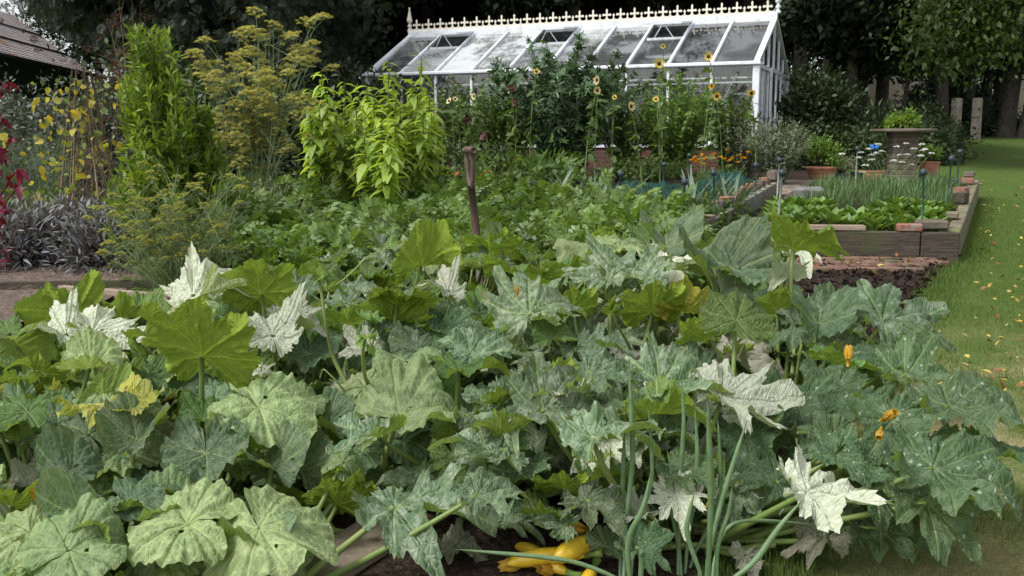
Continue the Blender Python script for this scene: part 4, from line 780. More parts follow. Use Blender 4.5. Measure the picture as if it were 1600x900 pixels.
# fennels
M_FENN = foliage('fennel_thread', (.09, .17, .05), (.14, .22, .08), (.20, .28, .12), trans=.2); M_FENF = foliage('fennel_flower', (.40, .48, .13), (.52, .56, .20), (.48, .44, .18), trans=.2); M_DOCK = foliage('dock_seed', (.06, .025, .015), (.11, .05, .03), trans=.05)
THR = T_pinnate(5, T_lance(1, .035, .2, 0), .35, .3, .3)
def fennel(label, u, Y, box, n, fl, ft, headr=.05, fm=M_FENF, name='fennel', per=9, sm=None, sr=.006, tops=None):
    o = gp(u, Y); t = empty(name, o, label, 'fennel' if name == 'fennel' else 'plant'); s = B(); b = B(); f = B()
    for k in range(n):
        uu = random.uniform(box[0], box[2]); vv = random.uniform(box[1], box[3]); p = at(uu, vv, Y+random.gauss(0, .25))-o; root = np.array([random.gauss(0, .08), random.gauss(0, .08), 0]); mid = root*.5+[p[0]*.35, p[1]*.35, p[2]*.6]
        P = bez(root, mid, p, 10); s.tube(P, np.linspace(sr, sr*.45, 10), 5)
        for e in range(5):
            q = P[random.randint(4, 8)]; tip = q+np.array([random.gauss(0, .15), random.gauss(0, .12), random.uniform(.05, .26)]); s.tube(bez(q, (q+tip)/2+[0, 0, .03], tip, 5), np.linspace(sr*.5, sr*.3, 5), 4)
            if random.random() < fl:
                tl_ = np.array([random.gauss(0, .35), random.gauss(0, .35)])
                for w_ in range(13):
                    a = w_*2.4; rr = headr*math.sqrt(w_/13.)*random.uniform(.85, 1.15); tp = tip+np.array([math.cos(a)*rr, math.sin(a)*rr, .045-rr*rr/headr*.5+rr*(math.cos(a)*tl_[0]+math.sin(a)*tl_[1])]); s.tube([tip-[0, 0, .0], tp], .0011, 3); umbel(f, tp, headr*.24, 10, headr*.2, dome=.8)
        K = per; tt = RNG.integers(1, 8, K); b.scatter(THR, P[tt], rdir(K, .5), updn(K, .7), ft*RNG.uniform(.6, 1.2, K))
    s.build('stem', sm or M_STEMP, t); b.build('foliage', M_FENN, t); f.build('flower_head', fm, t); return t
fennel('tall fennel with flat yellow flower heads rising before the dark trees', 400, 9.4, (305, 30, 500, 200), 38, .85, .13, .085, per=6, sr=.0055)
fennel('low bushy fennel with small yellow heads beside the bark path', 270, 6.9, (155, 275, 395, 430), 70, .4, .15, .04, per=30, sr=.0035, fm=foliage('young_fennel_flower', (.30, .38, .08), (.42, .46, .12), trans=.3))
fennel('brown dried dock with rusty seed heads behind the green column plant', 215, 9.6, (165, -10, 225, 95), 9, 1., .05, .05, fm=M_DOCK, name='dock', sm=plain('brown_stem', (.12, .06, .035), (.16, .09, .05)), per=1)
spray('asparagus', 'soft cloud of blue-green asparagus fern at the left', 70, 10.6, 70, 1.15, .85, foliage('asparagus_thread', (.06, .10, .065), (.09, .14, .09), (.12, .17, .11), trans=.3), THR, .15, 60, curve=.2, leafup=.2)
spray('asparagus', 'second cloud of blue-green asparagus fern at the far left edge', -20, 10.2, 50, 1.2, .6, bpy.data.materials['asparagus_thread'], THR, .15, 55, curve=.2, leafup=.2)
spray('rocket', 'grey-green wispy seeding plant between the column plant and the pale green clump', 415, 8.9, 40, .75, .45, M_GREYL, LANCE2, .06, 26, curve=.2)
# green column plant
M_COLM = foliage('goosefoot_leaf', (.08, .15, .018), (.13, .23, .03), (.20, .31, .06), trans=.35)
for (u, vt, Y, n, sprd, lab) in ((262, 50, 7.9, 66, .43, 'tall bright green feathery column plant rising above the fennel'), (312, 175, 8.2, 34, .27, 'shorter bright green feathery plant leaning on the right of the column')):
    h = at(u, vt, Y)[2]-gp(u, Y)[2]; o = gp(u, Y); t = empty('column_plant', o, lab, 'plant'); s = B(); b = B(); K0 = n
    s.tube([[0, 0, -.03], [.0, 0, h*.5], [-.1 if sprd > .4 else 0, 0, h]], [.02, .013, .005], 7)
    for k in range(K0*4):
        z = random.random()**.85; r_ = sprd*(.25+.75*(1-z)**.8)*random.uniform(.45, 1.28)*(1 if z > .06 else .6); a = random.random()*6.28; z0 = z*h*.86; tip = np.array([math.cos(a)*r_-.1*z*(sprd > .4), math.sin(a)*r_, min(h, z0+random.uniform(.16, .46))])
        P = bez((-.1*z*z*(sprd > .4), 0, z0*.93), (tip[0]*.9, tip[1]*.9, z0+.04), tip, 6); s.tube(P, np.linspace(.005, .002, 6), 4); K = 26; tt = RNG.uniform(.25, 1, K)*5; ii = np.minimum(tt.astype(int), 4); pp_ = P[ii]+(P[ii+1]-P[ii])*(tt-ii)[:, None]
        b.scatter(LANCE2, pp_, norm(norm(P[ii+1]-P[ii])*.8+RNG.normal(size=(K, 3))*.55), updn(K, .6), .115*RNG.uniform(.6, 1.2, K)*(1.1-.4*z), np.full(K, random.random()*.6)+RNG.random(K)*.4)
    s.build('stem', M_STEMG, t); b.build('foliage', M_COLM, t)
# yellowing beans on poles
M_YLEAF = foliage('yellowing_leaf', (.45, .33, .02), (.55, .46, .08), (.34, .40, .12), (.18, .28, .06), (.12, .20, .05), trans=.45); M_BROWNS = plain('dry_stem', (.13, .09, .06), (.22, .17, .11), .8, 20)
t = empty('bean_plant', gp(135, 9.3), 'yellowing climbing bean plants on thin poles with withered stems', 'bean plant'); s = B(); f = B()
for k in range(7): 
    a = k*.9; s.tube([[math.cos(a)*.32, math.sin(a)*.3, 0], [math.cos(a)*.08, math.sin(a)*.08, 1.55+.1*random.random()]], .009, 6)
s.build('pole', M_BROWNS, t); s = B()
for k in range(60): q = np.array([random.gauss(0, .3), random.gauss(0, .2), 0]); s.tube(bez(q, q*.5+[random.gauss(0, .15), 0, .7], [random.gauss(.05, .18), random.gauss(0, .15), random.uniform(.8, 1.6)], 7), .003, 4)
s.build('vine', M_BROWNS, t); K = 300; z = RNG.uniform(.05, 1.55, K)**1.0; f.scatter(OVATE, np.stack([RNG.normal(size=K)*(.34-.12*z/1.5)-.12*(z < .9), RNG.normal(size=K)*.2-.1, z], 1), rdir(K, -.7), norm(rdir(K)+[0, -1.1, .5]), RNG.uniform(.04, .11, K)); f.build('foliage', M_YLEAF, t)
# red amaranth, purple sage
M_RED = foliage('amaranth_leaf', (.10, .008, .02), (.17, .012, .035), (.07, .01, .03), trans=.3)
t = empty('red_amaranth', on(-35, 560, 0), 'crimson leaved amaranth cut off by the left edge of the photo', 'amaranth'); o = np.array(t.location); s = B(); b = B()
for (u, v) in ((8, 130), (5, 185), (20, 215), (-5, 240), (28, 265), (10, 330), (5, 390), (-20, 160), (30, 290), (-30, 300)):
    p = at(u, v, o[1]-.05)-o; P = bez((0, 0, 0), (p[0]*.2, 0, p[2]*.8), p, 9); s.tube(P, np.linspace(.009, .004, 9), 5); K = 13; tt = RNG.integers(4, 9, K); b.scatter(TL, P[tt], rdir(K, -.2), updn(K, .5), .085*RNG.uniform(.6, 1.1, K))
s.build('stem', plain('red_stem', (.12, .01, .03), (.16, .02, .04), .5), t); b.build('foliage', M_RED, t)
M_SAGE = foliage('sage_leaf', (.09, .11, .085), (.13, .13, .14), (.20, .19, .22), (.15, .19, .14), trans=.12)
for k, (u, Y, lab) in enumerate(((20, 8.0, 'purple sage bush at the left edge beside the bark path'), (75, 8.2, 'purple sage bush in the middle of the sage row'), (125, 8.2, 'purple sage bush between the bean poles and the path'), (160, 7.9, 'purple sage bush touching the low fennel'), (-25, 7.9, 'purple sage bush mostly outside the left edge'))):
    shrub('purple_sage', lab, u, Y, (.33, .3, .38), LANCE, .075, M_SAGE, 26, 75, cat='sage', group='purple sage bushes', up=.4, sub=.27)
G4 = 'green filler plants behind the sage'
gf = [mk_bush('leafy_herb', 'low green leafy herb growing behind the purple sage', 'herb', G4, (.35, .3, .45), OVATE2, .08, M_MIDG, 16, 40) for _ in range(2)]
bush_group('leafy_herb', '', '', G4, [(u, Y) for u, Y in [(40, 9.2), (90, 9.3), (160, 9.), (210, 9.1), (330, 9.), (380, 9.2), (440, 9.5), (470, 10.2), (540, 10.8), (620, 11.5), (690, 12.2), (10, 9.6), (740, 12.8), (660, 12.9), (580, 12.6), (300, 8.7), (460, 12), (800, 12.6), (880, 12.4), (940, 12.8)]], gf)
K = 10; sp = [(270+random.gauss(0, 1)*0+q*13, random.uniform(8.2, 8.6)) for q in range(2)]
ms = [mk_bush('french_marigold', 'orange french marigold glimpsed between the potato plants', 'marigold', 'orange marigolds beyond the potato bed', (.16, .16, .22), LANCE2, .06, M_MIDG, 10, 20)]; b = B(); flowers(b, [np.array([random.gauss(0, .1), random.gauss(0, .1)-.05, .27+random.random()*.05]) for _ in range(8)], .035); b.build('flower', M_ORG, ms[0]); bush_group('', '', '', '', [(705, 11.9), (690, 12.1), (728, 12.0)], ms, zj=.15)
# path edge boards, spade
block('edging_board', on(165, 462, .06), (1.15, .04, .10), -.42, M_TIMBER, 'weathered edging board beside the low fennel at the end of the bark path', 'board', bev=.005)
block('edging_board', on(60, 452, .07), (1.7, .05, .12), .10, M_SLEEP, 'dark mossy edging board under the purple sage', 'board', bev=.005)
o = gp(750, 7.0); t = empty('garden_spade', o, 'old garden spade with worn brown wooden handle stuck upright in the potato bed', 'spade'); M_HAND = plain('worn_handle', (.07, .045, .035), (.13, .09, .07), .5, 8, .3)
hp_ = at(736, 262, 6.9)-o; tp = at(733, 235, 6.88)-o
b = B(); b.tube([(0, 0, .12), lerp((0, 0, .12), hp_, .5), hp_-[0, 0, .12]], [.031, .028, .025], 12); b.build('shaft', M_HAND, t)
b = B()
for sg in (-1, 1):
    q0 = hp_-[0, 0, .14]; q1 = tp+np.array([sg*.024, sg*-.05, -.0]); b.tube(bez(q0, q0+[sg*.022, sg*-.04, .05], q1, 7), np.linspace(.018, .016, 7), 8)
b.build('handle_strap', M_HAND, t); b = B(); b.tube([tp+[-.034, .07, .0], tp+[-.017, .035, .004], tp+[.017, -.035, .004], tp+[.034, -.07, 0]], [.020, .024, .024, .020], 12); b.build('grip', M_HAND, t)
b = B(); b.box((0, 0, -.02), (.19, .012, .28), rot=Matrix.Rotation(.1, 3, 'X'), bev=.004); b.tube([(0, 0, .1), (0, 0, .2)], .024, 10); b.build('blade', plain('rusty_steel', (.06, .05, .045), (.12, .10, .09), .5, metal=.6), t)
# ================================================================== SQUASH AND COURGETTE FIELD
def squash_mat(name, top, top2, silver, sil, vein, under, mild=0., mildc=(.50, .52, .48), spots=0., yellow=0., brown=.12, hue=0.):
    """leaf upper side: green broken by silver between the veins, pale veins, mildew; underside plain pale green with raised veins"""
    x = N(name); at_ = x.attr('veinco').outputs['Vector']; sp = x.n('SeparateXYZ'); x.set(sp.inputs[0], at_); d, al, edge = sp.outputs
    tc = x.n('TexCoord').outputs['UV']; oi = x.n('ObjectInfo').outputs['Random']; off = x.n('VectorMath', operation='ADD'); cb = x.n('CombineXYZ'); x.set(cb.inputs[0], x.math('MULTIPLY', oi, 91)); x.set(cb.inputs[1], x.math('MULTIPLY', oi, 37)); x.set(off.inputs[0], tc); x.set(off.inputs[1], cb.outputs[0]); P = off.outputs[0]
    nz = x.noise(P, 3.5, 5, .65); wob = x.math('MULTIPLY', x.math('SUBTRACT', x.noise(P, 6, 2), .5), .05)
    main = x.rng(x.math('ADD', d, x.math('MULTIPLY', wob, .3)), .004, .02, 1, 0)
    sec = x.math('ABSOLUTE', x.math('SUBTRACT', x.math('FRACT', x.math('ADD', x.math('MULTIPLY', x.math('SUBTRACT', x.math('ADD', al, wob), x.math('MULTIPLY', d, .85)), 9.), .5)), .5))
    sec = x.rng(sec, .0, .11, 1, 0)
    vo = x.n('TexVoronoi', feature='DISTANCE_TO_EDGE'); x.set(vo.inputs['Vector'], P); x.set(vo.inputs['Scale'], 17.); net_ = x.rng(vo.outputs[0], .0, .09, 1, 0)
    vn = x.math('MAXIMUM', main, x.math('MULTIPLY', sec, .6)); vall = x.math('MAXIMUM', vn, x.math('MULTIPLY', net_, .35))
    c = x.mix(nz, top, top2)
    near = x.math('MULTIPLY', x.rng(vo.outputs[0], .02, .28, 1, 0), x.rng(nz, .3, .6))
    c = x.mix(x.math('MULTIPLY', x.math('ADD', x.math('MULTIPLY', near, .55), x.rng(x.noise(P, 7, 4, .6), .48, .62, 0, .6)), sil), c, silver)
    c = x.mix(x.math('MULTIPLY', vall, vein), c, (.34, .42, .22))
    if spots:
        v2 = x.n('TexVoronoi'); x.set(v2.inputs['Vector'], P); x.set(v2.inputs['Scale'], 13.); c = x.mix(x.math('MULTIPLY', x.rng(v2.outputs[0], .12, .26, 1, 0), x.math('MULTIPLY', x.rng(x.noise(P, 5), .45, .55), spots)), c, (.36, .42, .36))
    mm = x.math('ADD', x.math('SUBTRACT', x.noise(P, 2.2, 7, .75), .62), x.math('MULTIPLY', mild, .42)); fine = x.noise(P, 26, 5, .8)
    md = x.math('MULTIPLY', x.rng(mm, -.04, .12), x.rng(fine, .32, .52, .25, .95)); c = x.mix(x.math('MULTIPLY', md, 1. if mild > .1 else .45), c, mildc)
    if yellow: c = x.mix(x.math('MULTIPLY', x.rng(x.noise(P, 2.5, 4), .4, .6), yellow), c, (.42, .38, .07))
    c = x.mix(x.math('MULTIPLY', x.math('MULTIPLY', x.rng(edge, .86, 1.), x.rng(x.noise(P, 9, 3), .58, .66)), brown*5), c, (.22, .13, .05))
    c = x.mix(x.math('MULTIPLY', x.rng(x.noise(P, 11, 2), .715, .735), brown*3), c, (.16, .09, .05))
    hv = x.n('HueSaturation'); x.set(hv.inputs['Color'], x.mix(1., c, (1.09, 1.13, .93), 'MULTIPLY')); x.set(hv.inputs['Value'], x.rng(oi, 0, 1, .72, 1.25)); x.set(hv.inputs['Hue'], x.rng(x.math('FRACT', x.math('MULTIPLY', oi, 13.7)), 0, 1, .485, .515)); c = hv.outputs[0]
    geo = x.n('NewGeometry').outputs['Backfacing']
    uc = x.mix(x.math('MULTIPLY', vall, .55), under, tuple(min(1, q*1.7) for q in under)); uc = x.mix(x.rng(nz, .35, .7, 0, .4), uc, tuple(q*.7 for q in under))
    col = x.mix(geo, c, uc)
    hgt = x.math('ADD', x.math('MULTIPLY', vn, -.6), x.math('ADD', x.math('MULTIPLY', x.math('POWER', x.math('MINIMUM', vo.outputs[0], .3), .5), .9), x.math('MULTIPLY', x.noise(P, 8, 4), .7)))
    nb = x.bump(hgt, .36 if name[:7] == 'pumpkin' else .5, .02)
    p = x.bsdf(col, x.mix(geo, (.55,)*3, (.7,)*3), nb, .35); t = x.n('BsdfTranslucent'); x.set(t.inputs[0], x.mix(.5, (.32, .44, .035), x.mix(vn, c, under))); x.set(t.inputs['Normal'], nb)
    m = x.n('MixShader'); x.set(m.inputs[0], (.40 if mild < .9 else .22)); x.t.links.new(p, m.inputs[1]); x.t.links.new(t.outputs[0], m.inputs[2]); return x.done(m.outputs[0])
UG = (.25, .34, .05)
MAT = {
 'Z': squash_mat('courgette_leaf_silver', (.055, .105, .055), (.10, .165, .10), (.30, .35, .31), .85, .40, UG, .10),
 'D': squash_mat('courgette_leaf_dark', (.038, .08, .038), (.065, .12, .06), (.16, .21, .165), .5, .25, UG, .0, spots=1.),
 'W': squash_mat('mildewed_leaf', (.13, .18, .11), (.22, .27, .19), (.30, .33, .29), 1., .4, (.20, .28, .05), .75, (.62, .63, .60)),
 'P': squash_mat('pumpkin_leaf_pale', (.14, .20, .10), (.21, .28, .15), (.36, .44, .25), .8, .85, (.20, .30, .05), .05, (.5, .55, .4)),
 'R': squash_mat('pumpkin_leaf_blue', (.050, .095, .060), (.085, .14, .09), (.20, .26, .20), .5, .55, (.18, .27, .05), .1),
 'G': squash_mat('squash_leaf_green', (.055, .12, .025), (.09, .17, .04), (.20, .28, .13), .4, .5, (.24, .34, .035), .0),
 'Y': squash_mat('yellowed_leaf', (.26, .27, .06), (.36, .34, .09), (.42, .40, .2), .6, .5, (.38, .36, .05), .2, yellow=.7, brown=.3),
 'O': squash_mat('withered_leaf', (.17, .16, .14), (.24, .23, .20), (.34, .34, .31), .7, .2, (.20, .17, .12), .8, (.36, .35, .33), brown=.25)}
SHAPE = {  # lobes (angle, length), lobe width, floor, serration, pucker, wave, cup, droop, fold
 'Z': ([(0, .80), (37, .70), (-37, .70), (76, .56), (-76, .56), (122, .40), (-122, .40)], .32, .33, .055, .05, .05, .10, .34, .20),
 'P': ([(0, .60), (46, .58), (-46, .58), (92, .52), (-92, .52), (140, .42), (-140, .42)], .66, .52, .007, .045, .05, .02, .26, .14),
 'R': ([(0, .56), (52, .56), (-52, .56), (108, .50), (-108, .50)], .75, .50, .005, .055, .06, .10, .2, .22),
 'G': ([(0, .72), (42, .66), (-42, .66), (86, .54), (-86, .54), (130, .42), (-130, .42)], .50, .46, .024, .05, .05, .05, .28, .18)}
SHAPE['D'] = ([(0, .82), (38, .70), (-38, .70), (78, .56), (-78, .56), (124, .42), (-124, .42)], .40, .40, .03, .05, .045, .02, .42, .18); SHAPE['W'] = SHAPE['Z']; SHAPE['Y'] = SHAPE['G']; SHAPE['O'] = ([(0, .6), (50, .55), (-50, .5), (105, .45), (-105, .45)], .42, .38, .03, .05, .09, -.25, .5, .05)
def leaf_mesh(ty, seed):
    lob, wd, r0, ser, puck, wave, cup, droop, fold = SHAPE[ty]; rs = np.random.default_rng(seed*17+ord(ty)); nth, nr = 168, 15
    th = np.linspace(-R(177), R(177), nth); r = np.full(nth, 0.); A = np.array([R(a)+rs.normal()*.06 for a, _ in lob]); L = np.array([l*rs.uniform(.88, 1.1) for _, l in lob])
    G = L[:, None]*np.exp(-np.abs((th[None]-A[:, None])/wd)**1.8*.75); p = 7; r = ((G**p).sum(0)+r0**p)**(1/p)
    r *= .25+.75*np.clip((R(180)-np.abs(th))/R(24), 0, 1)**.5
    sr = (np.abs(((th*14+seed) % 1)-.5)*2-.5)*ser+(np.abs(((th*5.3+seed*.7) % 1)-.5)*2-.5)*ser*1.1+np.interp(th, np.linspace(-3.1, 3.1, 60), rs.normal(size=60))*ser*.45
    r = r+sr*np.clip(r/.4, 0, 1)
    s = np.linspace(0, 1, nr)**.85; s[0] = .012; Rr = s[:, None]*r[None]; Xx = Rr*np.cos(th); Yy = Rr*np.sin(th)
    dl = np.abs(((th[None]-A[:, None]+math.pi) % (2*math.pi))-math.pi); dm = dl.min(0); al = Rr*np.cos(dm)[None]; dd = Rr*np.sin(np.minimum(dm, 1.5))[None]
    S = np.sort(A); gap = np.interp(th, S, np.arange(len(S))); tri = np.abs(np.sin(gap*math.pi)); tri = np.where((th < S[0]) | (th > S[-1]), np.minimum(dm/.5, 1), tri)
    Z = cup*Rr**2*1.2+puck*tri[None]*np.minimum(Rr*3, 1)+(fold*(.6, 1.1, 1.5, 2.6, .3, 1.6, 2.1, .9)[seed % 8]*np.where(Yy > 0, 1, (1, .5, 1.2, 1, 1.6, .2, 1, 1.4)[seed % 8]))*np.abs(Yy)*(1-.2*Rr)
    ph = rs.random(4)*6.28; Z += wave*s[:, None]**3*(np.sin(th*5+ph[0])+.6*np.sin(th*9+ph[1])+.5*np.sin(th*17+ph[3]))[None]+.02*s[:, None]**2*np.sin(th*31+ph[2])[None]
    Z -= droop*np.clip(Xx-.1, 0, 1)**2*1.3+droop*.7*np.clip(np.abs(Yy)-.28, 0, 1)**2*2
    q_ = rs.normal(size=4)*.34; Z += q_[0]*(Xx-.2)**2+q_[1]*1.3*Yy**2+q_[2]*Xx*Yy*1.6+.07*np.sin(Xx*6+ph[1])*s[:, None]+.05*np.sin(Yy*9+ph[2])*s[:, None]+.02*np.sin(Xx*19+Yy*7+ph[0])*s[:, None]
    Z += .012*np.sin(Xx*34+ph[0])*np.sin(Yy*31+ph[1])+.02*rs.normal()*Xx
    if ty in 'OY': Z += .06*np.sin(Xx*11+ph[0])*s[:, None]+.05*np.sin(Yy*13+ph[1])*s[:, None]
    if seed % 4 == 1: Z += np.clip(Yy-.14, 0, 1)**1.2*.45; 
    if seed % 4 == 2: Z += np.clip(-Yy-.16, 0, 1)**1.2*.8-np.clip(Xx-.3, 0, 1)*.6
    V = np.stack([Xx, Yy, Z], -1).reshape(-1, 3); i = (np.arange(nr-1)*nth)[:, None]; j = np.arange(nth-1)[None]; Q = np.stack([i+j, i+nth+j, i+nth+j+1, i+j+1], -1).reshape(-1, 4)
    Fc = np.concatenate([Q[:, [0, 1, 2]], Q[:, [0, 2, 3]]]); 
    kill = np.zeros(len(Fc), bool); cen = V[Fc].mean(1)
    for _ in range(rs.integers(0, 4) if ty != 'O' else 8):
        h = np.array([rs.uniform(.0, .4), rs.uniform(-.25, .25)]); kill |= np.linalg.norm((cen[:, :2]-h)*[1, rs.uniform(1, 2.4)], axis=1) < rs.uniform(.008, .03)
    Fc = Fc[~kill]
    lb = np.arange(len(V))                                   # keep the blade in one piece round its holes
    for _ in range(400):
        mn = lb[Fc].min(1); nl = lb.copy(); np.minimum.at(nl, Fc.ravel(), np.repeat(mn, 3))
        if (nl == lb).all(): break
        lb = nl
    fl = lb[Fc[:, 0]]; u_, c_ = np.unique(fl, return_counts=True); Fc = Fc[fl == u_[c_.argmax()]]
    me = mesh('leaf', V, Fc, None, None, MAT[ty], True)
    a = me.attributes.new('veinco', 'FLOAT_VECTOR', 'POINT'); a.data.foreach_set('vector', np.stack([dd, al, np.repeat(s[:, None], nth, 1)], -1).reshape(-1).astype('f'))
    uv = me.uv_layers.new(name='UVMap'); li = Fc.ravel(); uv.data.foreach_set('uv', (V[li][:, :2]).astype('f').ravel()); return me
LM = {ty: [leaf_mesh(ty, k) for k in range(8)] for ty in MAT}
